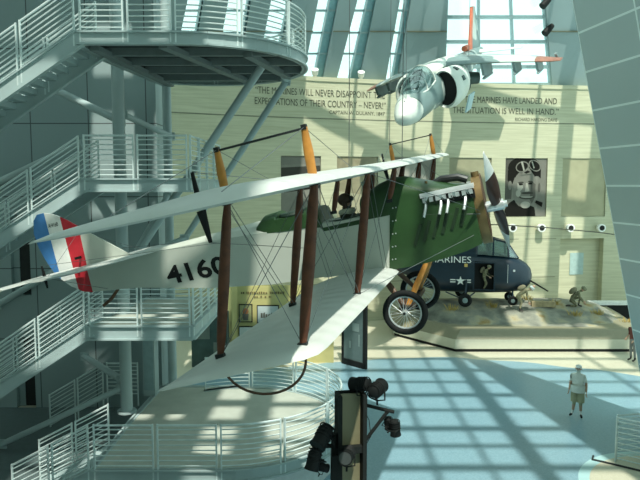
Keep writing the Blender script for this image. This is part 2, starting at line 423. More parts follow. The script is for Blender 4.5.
# openings: (left at head, left at t=1, right at head, right at t=1)
OPEN = [(118, 152, 136, 170), (170, 196, 190, 210), (213, 236, 237, 258), (255, 279, 274, 300), (302, 326, 322, 347), (335.5, 368, 359, 384), (385, 407, 397, 418)]
BIG = (444, 449, 552, 542)
edges = [(60, 100)]
for a, b, c, d in OPEN: edges += [(a, b), (c, d)]
edges += [(BIG[0], BIG[1]), (BIG[2], BIG[3]), (680, 640)]
mb = MB()
for i in range(0, len(edges), 2):
    slab(mb, edges[i], edges[i + 1], -.02, 1.05, 0, .45)
for i in range(0, len(edges), 2):                                   # horizontal panel joints
    for t in (.42,):
        slab(mb, edges[i], edges[i + 1], t - .004, t + .004, -.16, .1, 1)
struct(mb.build('wall_upper', [M_clad, M_joint], smooth=0))
wi = 0
for a, b, c, d in OPEN + [BIG]:
    wi += 1; big = (a, b, c, d) == BIG
    mb = MB(); L_, R_ = (a, b), (c, d)
    def mid(k): return (a + (c - a) * k, b + (d - b) * k)
    wk = .88 if wi <= 4 else .57
    if not big:
        slab(mb, mid(wk), mid(1.0), -.02, 1.05, .25, .38, 1)         # blind right half of the strip
        slab(mb, mid(wk - .02), mid(wk + .02), -.02, 1.05, .0, .4)
        for t in (.02, .25, .42, .60, .80, 1.0): slab(mb, L_, R_, t - .006, t + .006, .1, .3)
    else:
        for k in (.005, .33, .66, .995): slab(mb, mid(k - .008), mid(k + .008), -.02, 1.05, .05, .3)
        for t in (0.0, .142, .345, .545, .75, 1.0): slab(mb, L_, R_, t - .012, t + .012, .05, .3)
    fr = struct(mb.build('window_%d' % wi, [M_clad2, mat('strip_teal', (.24, .46, .50), .35)], smooth=0))
    g = MB(); slab(g, L_ if big else L_, R_ if big else mid(wk), -.02, 1.05, .16, .19); g.build('glass_pane', M_win, fr, smooth=0)

# ---- leaning metal clad mass on the right
pm = bpy.data.materials.new('brushed_panels'); pm.use_nodes = True
nt = pm.node_tree; bs = nt.nodes['Principled BSDF']; bs.inputs['Roughness'].default_value = 0.38; bs.inputs['Metallic'].default_value = 0.2
tc = nt.nodes.new('ShaderNodeTexCoord'); sx = nt.nodes.new('ShaderNodeSeparateXYZ'); cx = nt.nodes.new('ShaderNodeCombineXYZ')
nt.links.new(tc.outputs['Object'], sx.inputs[0]); nt.links.new(sx.outputs['X'], cx.inputs['X']); nt.links.new(sx.outputs['Z'], cx.inputs['Y'])
bk = nt.nodes.new('ShaderNodeTexBrick'); bk.inputs['Scale'].default_value = 1; bk.inputs['Brick Width'].default_value = 2.6; bk.inputs['Row Height'].default_value = 1.17
bk.inputs['Mortar Size'].default_value = .032; bk.offset = 0; bk.inputs['Color1'].default_value = (.50, .60, .60, 1); bk.inputs['Color2'].default_value = (.44, .53, .53, 1); bk.inputs['Mortar'].default_value = (.85, .95, .93, 1)
nt.links.new(cx.outputs[0], bk.inputs['Vector']); nt.links.new(bk.outputs['Color'], bs.inputs['Base Color'])
n2 = nt.nodes.new('ShaderNodeTexNoise'); n2.inputs['Scale'].default_value = .5; nt.links.new(tc.outputs['Object'], n2.inputs['Vector'])
bp = nt.nodes.new('ShaderNodeBump'); bp.inputs['Strength'].default_value = .35; bp.inputs['Distance'].default_value = .25
nt.links.new(n2.outputs['Fac'], bp.inputs['Height']); nt.links.new(bp.outputs['Normal'], bs.inputs['Normal'])
base = gz(648.5, 420, 0)
hdir = V((.161, -1, 0)).normalized()
r_ = ray(572, 0); eye = V((0, 0, H)); top = eye + r_ * ((base - eye).dot(hdir) / r_.dot(hdir))
top = base + (top - base) * 1.18
upv = (top - base).normalized(); nrm_ = hdir.cross(upv).normalized()
mr_ = MB(); Ln = 15.0; Hn = (top - base).length; z0 = 0.0
mr_.prism([V((0, 0, z0)), V((Ln, 0, z0)), V((Ln, 0, Hn)), V((0, 0, Hn))], V((0, 0.35, 0)))
wr = struct(mr_.build('wall_right', pm, smooth=0))
Rm = Matrix((hdir, -nrm_ if nrm_.x < 0 else nrm_, upv)).transposed()
wr.rotation_mode = 'QUATERNION'; wr.rotation_quaternion = Rm.to_quaternion(); wr.location = base - upv * .4

# ---- grey panelled stair tower on the left
tm = bpy.data.materials.new('tower_panels'); tm.use_nodes = True
nt = tm.node_tree; bs = nt.nodes['Principled BSDF']; bs.inputs['Roughness'].default_value = 0.55
tc = nt.nodes.new('ShaderNodeTexCoord'); sx = nt.nodes.new('ShaderNodeSeparateXYZ'); cx = nt.nodes.new('ShaderNodeCombineXYZ')
nt.links.new(tc.outputs['Object'], sx.inputs[0]); nt.links.new(sx.outputs['X'], cx.inputs['X']); nt.links.new(sx.outputs['Z'], cx.inputs['Y'])
bk = nt.nodes.new('ShaderNodeTexBrick'); bk.inputs['Scale'].default_value = 1; bk.inputs['Brick Width'].default_value = 1.9; bk.inputs['Row Height'].default_value = 2.4
bk.inputs['Mortar Size'].default_value = .018; bk.offset = 0; bk.inputs['Color1'].default_value = (.29, .385, .385, 1); bk.inputs['Color2'].default_value = (.27, .36, .365, 1); bk.inputs['Mortar'].default_value = (.08, .1, .1, 1)
nt.links.new(cx.outputs[0], bk.inputs['Vector']); nt.links.new(bk.outputs['Color'], bs.inputs['Base Color'])
TY = 20.6
xa, xb = at(5, 200, TY).x, at(158, 200, TY).x
mb = MB()
dz = [(0, 2.45), (3.4, 6.6)]                                       # dark door openings at the left edge
xd0, xd1 = xa + .1, xa + .75
mb.box(((xd1 + xb) / 2, TY + .15, 10), (xb - xd1, .3, 20))
mb.box(((xa + xd0) / 2, TY + .15, 10), (xd0 - xa, .3, 20))
for za, zc in ((2.45, 3.9), (6.6, 20)): mb.box(((xd0 + xd1) / 2, TY + .15, (za + zc) / 2), (xd1 - xd0, .3, zc - za))
mb.box(((xa + xb) / 2, TY + 1.0, 10), (xb - xa, .2, 20)); mb.box((xa + .15, TY + .6, 10), (.3, .8, 20)); mb.box((xb - .15, TY + .6, 10), (.3, .8, 20))
mb.box(((xa - 13.2) / 2, TY + .15, 6.3), (xa + 13.2, .3, 12.6))
struct(mb.build('wall_left', tm, smooth=0))
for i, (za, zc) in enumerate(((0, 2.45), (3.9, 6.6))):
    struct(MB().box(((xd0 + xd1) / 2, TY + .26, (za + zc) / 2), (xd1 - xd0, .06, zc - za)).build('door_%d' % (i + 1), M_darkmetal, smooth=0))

# ---- roof frame: steel ribs and purlins that stripe the sunlight
M_roof = mat('roof_steel', (.3, .38, .39), 0.5)
SUN = V((.10, -1.05, 1.79)).normalized()
ZR = 20.0
def roof(x, y):              # where the ray from the sun to floor point x,y crosses the roof
    k = ZR / SUN.z; return V((x + SUN.x * k, y + SUN.y * k, ZR))
mb = MB()
YF0, YF1 = -9.0, 46.0
for x, w in ((-8.6, .5), (-6.2, .5), (-3.6, .8), (-1.6, .25), (1.2, .16), (3.1, .16), (4.6, .14), (5.95, .6), (11.8, .2), (13.6, .9), (16.4, 1.0), (19, .6)):
    a, b = roof(x, YF0), roof(x, YF1); mb.bar(a, b, w, .25)
for y, w in [(26.6, .18), (24.9, .30), (23.4, .10), (21.9, .27), (20.4, .12), (18.8, .27), (17.5, .12), (16.1, .27), (14.6, .12), (12.2, .3), (8, .2), (6.3, .4), (4.4, .2), (2.2, .4), (0, .3), (-3, .4), (28.4, .5), (31, .3), (34, .5), (37, .3), (40, .5), (43, .3)]:
    a, b = roof(-9, y), roof(20, y); mb.bar(a, b, w, .25)
struct(mb.build('ceiling_frame', M_roof, smooth=0))
# unseen opaque decks above the hall, added to block sun and sky
mb = MB()
def deck(x0, x1, y0, y1, z=ZR + .3):
    a, b = roof(x0, y0), roof(x1, y1)
    mb.box(((a.x + b.x) / 2, (a.y + b.y) / 2, z), (abs(b.x - a.x), abs(b.y - a.y), .2))

# decks laid out to shade or light chosen spots; then the walls behind the viewer
for ya, yb in ((-9, 13.2), (16.9, 17.3), (18.7, 19.0), (22.4, 24.2), (26.4, 26.9), (28.6, 46)): deck(-12.5, -1.6, ya, yb)
for xa__, xb__ in ((-12.5, -8.0), (-4.9, -4.4), (-2.3, -1.6)): deck(xa__, xb__, 13.2, 28.6)
deck(4.7, 9.0, 28.9, 33.0); deck(10.6, 13.2, 29.2, 32.4); deck(-4.4, -1.6, 13.2, 14.0); deck(-1.7, -.85, 7.3, 11.2); deck(15.2, 22, -9, 46); deck(-1.4, 0.2, -9, 7.3); 
struct(mb.build('ceiling_shade', M_roof, smooth=0))
M_plaster = mat('gallery_plaster', (.36, .40, .37), .8)
struct(MB().box((4, -14.2, 10), (34, .3, 20)).build('wall_front', M_plaster, smooth=0))
struct(MB().box((-13.2, 3, 10), (.3, 34, 20)).build('wall_side', M_plaster, smooth=0))
# ================================================================== STAIR TOWER STEELWORK
def railing(parent, pts, h=1.07, drop=.28, nrod=8, posts=True):
    """one panel: top rail + rods as one mesh, its two end posts are its children"""
    pts = [V(p) for p in pts]; mb = MB()
    mb.tube([p + Z3 * h for p in pts], .026, 6)
    for k in range(nrod): mb.tube([p + Z3 * (.10 + (h - .2) * k / (nrod - 1)) for p in pts], .0155, 5)
    o = mb.build('railing_panel', M_rail, parent, 50)
    if posts:
        d = (pts[-1] - pts[0]); d.z = 0
        for p in (pts[0], pts[-1]):
            MB().bar(p - Z3 * drop, p + Z3 * (h + .03), .05, .035, d.normalized()).build('railing_post', M_rail, o, smooth=0)
    return o
def panels(parent, pts, n, **k):           # n panels along a polyline with small gaps
    pts = [V(p) for p in pts]; L = [0]
    for a, b in zip(pts, pts[1:]): L.append(L[-1] + (b - a).length)
    def pos(s):
        for i in range(len(pts) - 1):
            if s <= L[i + 1] + 1e-6: return pts[i].lerp(pts[i + 1], (s - L[i]) / (L[i + 1] - L[i]))
        return pts[-1]
    for i in range(n):
        s0, s1 = L[-1] * i / n + .055, L[-1] * (i + 1) / n - .055; m = 6 if len(pts) > 2 else 1
        railing(parent, [pos(s0 + (s1 - s0) * j / m) for j in range(m + 1)], **k)
def edge_beam(parent, pts, ztop, zbot, closed=False):
    """channel section: web with two flanges, follows pts (plan)"""
    pts = [V((p[0], p[1], 0)) for p in pts]; mb = MB()
    for a, b in zip(pts, pts[1:] + ([pts[0]] if closed else [])):
        zc = (ztop + zbot) / 2
        mb.bar(a + Z3 * zc, b + Z3 * zc, .03, ztop - zbot)
        for z in (ztop - .02, zbot + .02): mb.bar(a + Z3 * z, b + Z3 * z, .16, .04)
    return mb.build('edge_beam', M_stair, parent, smooth=0)
def deckslab(parent, outline, z, th=.08):
    return MB().prism([(p[0], p[1], z - th) for p in outline], (0, 0, th)).build('deck', M_deck, parent, smooth=0)
def flight(name, label, x1, y, z1, run, rise, width=1.4, zoff=.33, group='stair flights', lowland=True):
    """goes down to the left (-x) from (x1, y, z1)"""
    root = empty(name, label, 'stairs', (x1, y, z1), None, group)
    A, B = V((0, 0, 0)), V((-run, 0, -rise))
    for k, yy in enumerate((0, width)):
        mb = MB(); mb.bar(A + V((.1, yy, -zoff / 2 + .06)), B + V((0, yy, -zoff / 2 + .0)), .04, zoff)
        s = (B - A).normalized(); u = V((-s.z, 0, s.x)); u = u if u.z > 0 else -u
        for q in (-1, 1): mb.bar(A + V((.1, yy, -zoff / 2 + .06)) + u * (zoff / 2 * q), B + V((0, yy, -zoff / 2)) + u * (zoff / 2 * q), .14, .03)
        mb.build('stringer', M_stair, root, smooth=0)
    n = max(3, round(rise / .17))
    for k in range(n):
        x = -run * (k + .5) / n; z = -rise * (k + .5) / n - .05
        mb = MB(); mb.box((x, width / 2, z), (run / n + .03, width - .06, .04)); mb.box((x + run / n / 2, width / 2, z + .06), (.02, width - .06, .12))
        mb.build('tread', M_stair, root, smooth=0)
    for yy in (0, width):
        npan = max(1, round(run / 1.25))
        panels(root, [A + V((-.02, yy, 0)), B + V((0, yy, 0))], npan)
    if lowland:
        mb = MB().box((-run - .7, width / 2, -rise - .12), (1.4, width, .24)); mb.build('landing', M_stair, root, smooth=0)
    return root

# heights of the four levels
D1, D2, D3, D4 = 14.2, 15.5, 16.0, 13.9
z1, z1b = at(82, 32, D1).z, at(82, 45, D1).z
z2, z2b = at(82, 179, D2).z, at(82, 192, D2).z
z3, z3b = at(82, 326, D3).z, at(82, 340, D3).z
z4, z4b = at(82, 470, D4).z, at(82, 482, D4).z
xl1, xl2, xl3, xl4 = (at(82, 185, d).x for d in (D1, D2, D3, D4))

def arc(cx, cy, R, a0, a1, n):
    return [(cx + R * math.cos(math.radians(a0 + (a1 - a0) * k / n)), cy + R * math.sin(math.radians(a0 + (a1 - a0) * k / n))) for k in range(n + 1)]
def circle_land(name, label, xl, D, c, R, zt, zb, back, skirt=False, npan=7, a1=120):
    root = empty(name, label, 'balcony', (0, 0, 0), None)
    rim = arc(c[0], c[1], R, -90, a1, 28)
    out = [(xl, D)] + rim + back
    deckslab(root, out, zt)
    edge_beam(root, out, zt + .02, zb, True)
    panels(root, [V((xl + .02, D, zt)), V((c[0], D, zt))], max(1, round((c[0] - xl) / 1.25)))
    panels(root, [V((p[0], p[1], zt)) for p in rim], npan)
    return root, out, rim
c1 = (-3.28, D1 + 2.88); R1 = 2.88
top_bal, out1, rim1 = circle_land('viewing_balcony', 'round grey steel viewing balcony at the very top of the stair tower', xl1, D1, c1, R1, z1, z1b, [(-4.9, TY - .45), (xl1, D1 + 1.9)], npan=7)
M_jst = mat('joist_steel', (.16, .21, .21), .6)
# underside of the top balcony: soffit, joists and two diagonal beams with bolts
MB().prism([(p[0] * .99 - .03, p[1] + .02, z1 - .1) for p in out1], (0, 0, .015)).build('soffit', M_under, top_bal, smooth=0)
for k, y in enumerate((15.4, 16.6, 17.8, 19.0)):
    hw = math.sqrt(max(.1, R1 ** 2 - (y - c1[1]) ** 2)); MB().bar((xl1 + .2 if y < 17 else -4.9, y, z1b + .1), (c1[0] + hw - .05, y, z1b + .1), .12, .2).build('joist', M_jst, top_bal, smooth=0)
for a, b in (((-3.55, 14.35), (-2.1, 19.6)), ((-1.75, 15.3), (-.95, 18.4)), ((-5.2, 14.6), (-4.7, 19.9))):
    o = MB().bar((a[0], a[1], z1b + .02), (b[0], b[1], z1b + .02), .22, .12).build('diagonal_beam', mat('joist_steel', (.16, .21, .21), .6), top_bal, smooth=0)
    mb = MB()
    for k in range(10):
        t = .25 + .5 * k / 9; mb.box((a[0] + (b[0] - a[0]) * t - .14, a[1] + (b[1] - a[1]) * t, z1b + .02), (.05, .06, .06))
    mb.build('bolt_row', M_brass, o, smooth=0)
def rect_land(name, label, xl, D, xr, zt, zb, depth=4.1):
    root = empty(name, label, 'landing', (0, 0, 0), None)
    out = [(xl, D), (xr, D), (xr + .1, D + depth), (xl + .5, D + depth)]
    deckslab(root, out, zt); edge_beam(root, out, zt + .02, zb, True)
    panels(root, [V((xl + .02, D, zt)), V((xr - .02, D, zt))], 2)
    panels(root, [V((xr, D + .05, zt)), V((xr + .1, D + depth, zt))], 4)
    for y in (D + 1.3, D + 2.7): MB().bar((xl, y, zb + .1), (xr, y, zb + .1), .12, .2).build('joist', M_stair, root, smooth=0)
    return root
rect_land('stair_landing', 'grey steel stair landing with railing behind the upper wing of the biplane', xl2, D2, at(190, 185, D2).x, z2, z2b)
rect_land('stair_landing', 'grey steel stair landing with railing just below the numbered biplane fuselage', xl3, D3, at(190, 185, D3).x, z3, z3b)
c4 = (-2.35, D4 + 2.95)
low_bal, out4, rim4 = circle_land('viewing_balcony', 'round pale floored balcony under the tip of the lower wing', xl4, D4, c4, 2.95, z4, z4b, [(-2.6, 19.9), (-5.2, 19.9), (xl4, D4 + 3.0)], npan=7, a1=118)
mb = MB()
o4 = [V((p[0], p[1], 0)) for p in out4]
cc = V((c4[0], c4[1], 0))
o4 = [p + (cc - p).normalized() * .12 for p in o4]
mb.prism([p + Z3 * .0 for p in o4], (0, 0, z4b)); mb.build('skirt_wall', mat('white_panel', (.62, .70, .70), .5), low_bal, smooth=30)
# flights: each goes down to the left out of the picture
flight('stair_flight', 'highest flight of steel stairs, climbing to the round top balcony', xl1, D1, z1, 3.9, 2.6)
flight('stair_flight', 'middle flight of steel stairs, above the striped biplane rudder', xl2, D2, z2, 3.9, 2.5)
flight('stair_flight', 'lower flight of steel stairs, under the biplane tailplane', xl3, D3, z3, 3.9, 2.6)
flight('stair_flight', 'short lowest flight of steel stairs going down from the pale round balcony', xl4, D4, z4, 1.9, .98, lowland=False)
o = MB().bar(V((-8.9, D4 - .02, .62)), V((-7.15, D4 - .02, .62)), .05, .06).build('handrail', M_rail, None, smooth=0)
COL.objects.unlink(o); bpy.data.objects.remove(o)

# columns and braces
def column(px, d, r, z0, z1_, label):
    x = at(px, 185, d).x
    root = MB().cyl((x, d, z0), (x, d, z1_), r, 20)
    mb = root; mb.cyl((x, d, z0), (x, d, z0 + .06), r * 1.6, 20)
    return tag(mb.build('steel_column', M_stair), label, 'column', 'stair tower columns'), x
_, xA = column(120.5, 17.6, .17, z4, 20, 'thick round grey column between the stair flights and the tower wall')
_, xB = column(168.5, 20.0, .14, z4, 20, 'thin round grey column at the right hand corner of the stair tower')
def brace(a, b, r, label, square=False):
    mb = MB()
    if square: mb.bar(a, b, .2, .2)
    else: mb.tube([a, b], r, 12)
    for p, q in ((V(a), V(b)), (V(b), V(a))): mb.box(p + (q - p).normalized() * .05, (.26, .05, .26))
    return tag(mb.build('steel_brace', M_stair), label, 'brace', 'stair tower braces')
brace(at(268, 57, 17.0), at(123, 275, 17.6), .11, 'long slanting tube strut, nearer of the pair under the top balcony')
brace(at(287, 80, 19.0), at(170, 262, 20.0), .10, 'long slanting tube strut, farther of the pair under the top balcony')
brace(at(268, 56, 17.0), at(287, 79, 19.0), .12, 'short cross tube joining the two slanting struts under the top balcony')
brace(at(54, 89, 19.4), at(122, 122, 18.0), .11, 'slanting brace on the tower wall beneath the highest stairs')
brace(at(172, 137, 20.1), at(122, 114, 18.0), .09, 'brace between the thick and thin columns above the upper landing')
brace(at(-6, 184, 20.55), at(82, 143, 19.0), .11, 'slanting brace crossing behind the middle stairs railing')
brace(V((at(0, 437, 17.3).x, 17.3, .12)), at(122, 388, 17.6), .085, 'long low brace rising to the thick column from the dark doorway')
brace(at(84, 356, 19.4), at(122, 380, 17.8), .10, 'short brace falling to the thick column beneath the lower landing')
brace(at(134, 256, 17.8), at(168, 196, 19.9), .10, 'brace rising behind the biplane fuselage from the thick column')
brace(at(128, 262, 17.8), at(186, 238, 18.2), .09, 'brace lying behind the fuselage top towards the aileron')
brace(at(-4, 306, 20.55), at(86, 252, 20.5), .11, 'slanting brace behind the lower stairs below the rudder')
# dim inner stair down from the lowest balcony, seen behind its front railing
r = empty('inner_handrail', 'dim railing in the shade behind the lowest balcony, before the tower wall', 'railing', (0, 0, 0))
panels(r, [V((at(140, 400, 18.9).x, 18.9, z4)), V((at(106, 400, 18.9).x, 18.9, z4))], 1)
panels(r, [V((at(105, 400, 18.9).x, 18.9, z4)), V((at(48, 400, 18.9).x, 18.9, z4 - 1.05))], 2)
r = MB().box((at(151, 372, 19.2).x, 19.2, z4 + 1.25), (.36, .5, 2.5)).box((at(151, 372, 19.2).x, 18.93, z4 + 1.3), (.3, .03, 2.2), mi=1)
tag(r.build('steel_cabinet', [M_stair, M_clad2], smooth=0), 'tall grey locker beside the thick column on the lowest balcony', 'cabinet')
# ================================================================== BIPLANE
AP = [2.691, 9.596, -0.325, -0.325, 0.209, 0.069, -1.602, 0.489, 1.622, 2.146, 4.322, 0.206, 1.146, 1.5, -1.044, -0.685, 0.003]
yaw, pit, rol = AP[3:6]
RA = Matrix.Rotation(yaw, 3, 'Z') @ Matrix.Rotation(-pit, 3, 'Y') @ Matrix.Rotation(rol, 3, 'X')
AL = V((AP[0], AP[1], H + AP[2]))
xlw, stag, gap, yin, yout, sf, sr, track, zax, zl, dih = AP[6:]
xuw, zu = xlw + stag, zl + gap
bp_ = empty('biplane', 'cream and green biplane with a striped rudder hanging nose up in the hall', 'airplane', AL, RA)
def AW(v): return AL + RA @ V(v)
def A_inv(px, py, ax, val):
    r = RA.transposed() @ ray(px, py); o = RA.transposed() @ (V((0, 0, H)) - AL); t = (val - o[ax]) / r[ax]; return o + r * t
def aero(st, chordz=1.0, n=9):
    """wing from stations (y, xLE, xTE, z, thickness factor)"""
    rings = []
    for y, le, te, z, k in st:
        c = le - te; up, lo = [], []
        for i in range(n + 1):
            t = (i / n) ** 1.7; up.append(V((le - c * t, y, z + chordz * k * (.29 * math.sqrt(t) * (1 - t) + .08 * t * (1 - t)))))
            lo.append(V((le - c * t, y, z - chordz * k * .012 * math.sin(PI * t))))
        rings.append(up + lo[-2:0:-1] + [])
    return rings
def wing_stations(half, le, z, chord=1.51, cle=.45, flat=True):
    # raked tip: the leading edge ends first, the trailing edge runs out to the tip
    te = le - chord; R_ = [(0, le, te, z, 1), (half - cle - .35, le, te, z, 1), (half - cle - .12, le - .03, te, z, .97), (half - cle, le - .14, te, z, .9), (half - cle * .72, le - .52, te, z, .72), (half - cle * .38, le - .95, te, z + .005, .5), (half - cle * .15, le - 1.25, te, z + .01, .3), (half - .0, le - 1.42, te + .02, z + .012, .08)]
    full = [(-y, a, b, zz, k) for y, a, b, zz, k in R_[::-1]][:-1] + R_
    return [(y, a, b, zz + abs(y) * dih, k) for y, a, b, zz, k in full]
uw = MB().loft(aero(wing_stations(6.63, xuw, zu - .03, cle=.8))).build('upper_wing', M_wing, bp_, 40)
mb = MB()
st = [s for s in wing_stations(5.02, xlw, zl - .03, cle=.48)]
for sgn in (-1, 1):
    half = [s for s in st if s[0] * sgn > .33]
    half = ([(.33 * sgn, xlw, xlw - 1.51, zl - .03, 1)] + sorted(half, key=lambda s: abs(s[0])))
    o = MB().loft(aero(half)).build('lower_wing', M_wing, bp_, 40)
# ailerons lines + red roundel patch on the far side of the upper wing
p = A_inv(372, 160.5, 2, zu + .07)
mb = MB(); mb.prism([(xuw - .75 + .42 * math.cos(2 * PI * k / 24), 2.9 + .42 * math.sin(2 * PI * k / 24), zu + .075) for k in range(24)], (0, 0, .006))
mb.build('red_roundel', mat('faded_red', (.62, .20, .18), .6), uw, smooth=0)
# fuselage: lofted box sections, fabric rear, painted cowl
def sec(x, hw, zb, zt, crown=0.0, n=5):
    pts = [V((x, -hw, zb)), V((x, hw, zb)), V((x, hw, zt))]
    for k in range(1, n): a = PI * k / n; pts.append(V((x, hw * math.cos(a), zt + crown * math.sin(a))))
    return pts + [V((x, -hw, zt))]
rear = [(-7.72, .03, -.16, .33, 0), (-6.62, .17, -.22, .37, .02), (-5.0, .27, -.46, .37, .10), (-3.82, .33, -.57, .33, .20), (-2.6, .36, -.60, .26, .03), (-1.5, .36, -.63, .26, 0)]
M_fus = M_fabric
fus = MB().loft([sec(*s) for s in rear]).build('fuselage', M_fus, bp_, 30)
# green upper decking with two cockpit openings
deckS = [(-3.88, .30, .33, .40, .08), (-3.74, .33, .30, .48, .12), (-3.5, .345, .29, .50, .12), (-3.48, .345, .28, .49, .03), (-2.98, .36, .26, .48, .03), (-2.96, .36, .26, .48, .12), (-2.72, .365, .22, .44, .12), (-2.68, .365, .15, .21, .02), (-2.02, .37, .15, .22, .03), (-2.0, .37, .2, .40, .18), (-1.7, .37, .2, .46, .25), (-1.47, .37, .2, .48, .28)]
gd = MB().loft([sec(*s, n=8) for s in deckS]).build('cockpit_decking', M_green, bp_, 40)
for xa_, xb_ in ((-3.47, -2.98), (-2.67, -2.03)):
    mb = MB(); zt = .52 if xa_ < -3 else .245
    mb.tube([((xa_ + xb_) / 2 + abs(xa_ - xb_) / 2 * math.cos(2 * PI * k / 20), .31 * math.sin(2 * PI * k / 20), zt) for k in range(20)], .045, 8, closed=True, ref=Z3)
    mb.build('cockpit_coaming', M_dgreen, gd)
    mb = MB(); mb.prism([((xa_ + xb_) / 2 + abs(xa_ - xb_) / 2 * math.cos(2 * PI * k / 20), .3 * math.sin(2 * PI * k / 20), zt - .04) for k in range(20)], (0, 0, .03)); mb.build('cockpit_well', M_blackpaint, gd)
for x, z in ((-2.86, .58), (-1.9, .68)):                            # small windscreens
    MB().prism([(x, -.22, z - .1), (x, .22, z - .1), (x - .05, .18, z + .12), (x - .05, -.18, z + .12)], (.012, 0, 0)).build('windscreen', M_glassy, gd, smooth=0)
cowlS = [(-1.52, .372, -.66, .48, .28), (-1.3, .375, -.66, .47, .27), (-.9, .37, -.63, .40, .2), (-.5, .355, -.57, .30, .16), (-.26, .34, -.5, .27, .14)]
cr_ = [sec(*s, n=8) for s in cowlS]
cr_[0] = [V((p.x + .22 * (p.z - .35), p.y, p.z)) for p in cr_[0]]; cr_[1] = [V((p.x + .12 * (p.z - .35), p.y, p.z)) for p in cr_[1]]
cw = MB().loft(cr_).build('engine_cowl', M_green, bp_, 40)
for k in range(6):                                                  # slanting louvres on both cheeks
    for s in (-1, 1):
        x = -1.18 + .15 * k; zc = -.17 + .035 * k
        MB().bar((x - .075, s * (.372 - .004 * k), zc - .17), (x + .075, s * (.372 - .005 * k), zc + .14), .05, .05, (0, s, 0)).build('louvre', mat('green_louvre', (.010, .030, .010), .5), cw, smooth=0)
mb = MB()
for x in (-1.47, -1.42):
    for z in (-.5, -.3, -.1, .1, .3):
        for s in (-1, 1): MB().ell((x + .22 * (z - .35), .375 * s, z), (.012, .008, .012), None, 8, 4).build('rivet', M_steel, cw)
# engine: two banks of four cylinders standing out of the cowl
en = empty('engine', '', '', (0, 0, 0)); en.parent = bp_
for k in ('label', 'category'): del en[k]
for s in (-1, 1):
    mb = MB(); mb.box((-.62, .29 * s, .27), (.80, .15, .12)); mb.box((-.62, .31 * s, .36), (.78, .11, .06)); mb.build('cylinder_head', M_blackpaint, en, smooth=0)
    MB().box((-.62, .33 * s, .405), (.82, .13, .05)).box((-.62, .385 * s, .375), (.82, .02, .03)).build('rocker_cover', mat('polished_aluminium', (.80, .84, .84), .3, .3), en, smooth=0)
    for k in range(8): MB().box((-.97 + .1 * k, .385 * s, .315), (.06, .03, .07)).build('valve_cover', M_steel, en, smooth=0)
    for k in range(4):
        x = -.94 + .21 * k
        MB().cyl((x, .30 * s, .27), (x, .33 * s, .42), .062, 12).build('cylinder', M_steel, en)
        xe = (-.97, -.73, -.62, -.36)[k]
        MB().tube([(xe, .36 * s, .26), (xe - .005, .41 * s, .20), (xe - .05, .47 * s, .07)], [.022, .024, .022], 10).build('exhaust_stub', M_steel, en)
    for k in range(6): 
        x = -.95 + .13 * k; MB().tube([(x, .37 * s, .36), (x, .40 * s, .30), (x + .03, .38 * s, .24)], .008, 6).build('valve_spring', M_darkmetal, en)
mb = MB().tube([(-.85, 0, .52), (-.7, 0, .57), (-.45, 0, .55), (-.32, 0, .48)], .06, 10).build('intake_pipe', M_darkmetal, en)
MB().cyl((-.92, -.2, .42), (-.92, -.2, .6), .022, 10).build('filler_cap', M_brass, en)
# radiator
rd = MB().prism([V((-.12, y, z)) for y, z in [(.31 * math.cos(a), .06 + .45 * math.sin(a)) if math.sin(a) > 0 else (.31 * math.cos(a) * (1 - .25 * abs(math.sin(a))), .06 + .62 * math.sin(a)) for a in [2 * PI * k / 24 for k in range(24)]]], (-.14, 0, 0)).build('radiator', M_brass, bp_, 30)
MB().prism([V((-.112, y, z)) for y, z in [(.26 * math.cos(a), .04 + .5 * math.sin(a)) for a in [2 * PI * k / 20 for k in range(20)]]], (-.01, 0, 0)).build('radiator_core', M_brown, rd, 30)
MB().cyl((-.19, 0, .48), (-.19, 0, .58), .06, 12).build('radiator_cap', M_brass, rd)
# propeller: two twisted wooden blades, metal tips
M_propw = mat('propeller_wood', (.06, .022, .014), .3, var=.2)
pr = empty('propeller', '', '', (0.05, 0, 0)); pr.parent = bp_
for k in ('label', 'category'): del pr[k]
bd = V((0, -.72, .69)).normalized()
def blade(sg, s0, s1, name, m):
    rings = []
    for i in range(9):
        t = s0 + (s1 - s0) * i / 8; c = .06 + .065 * math.sin(PI * min(1, t * 1.05) ** .8) * (1 if t < .9 else 1) ; c = c * (1 - max(0, t - .8) * 2.6); tw = math.radians(62 - 44 * t) * sg
        tan = V((0, bd.z, -bd.y)) ; e = (tan * math.cos(tw) + X3 * math.sin(tw)); nn = (X3 * math.cos(tw) - tan * math.sin(tw))
        ctr = bd * sg * 1.22 * t; rings.append([ctr + e * c * math.cos(2 * PI * k / 10) + nn * (.045 * (1.1 - t)) * math.sin(2 * PI * k / 10) for k in range(10)])
    return MB().loft(rings).build(name, m, pr, 50)
for sg in (-1, 1):
    blade(sg, .02, .58, 'propeller_blade', M_propw); blade(sg, .58, 1.0, 'blade_tip', M_white)
MB().cyl((-.17, 0, 0), (.1, 0, 0), .085, 16).cyl((.1, 0, 0), (.15, 0, 0), .05, 12).build('propeller_hub', M_steel, pr)
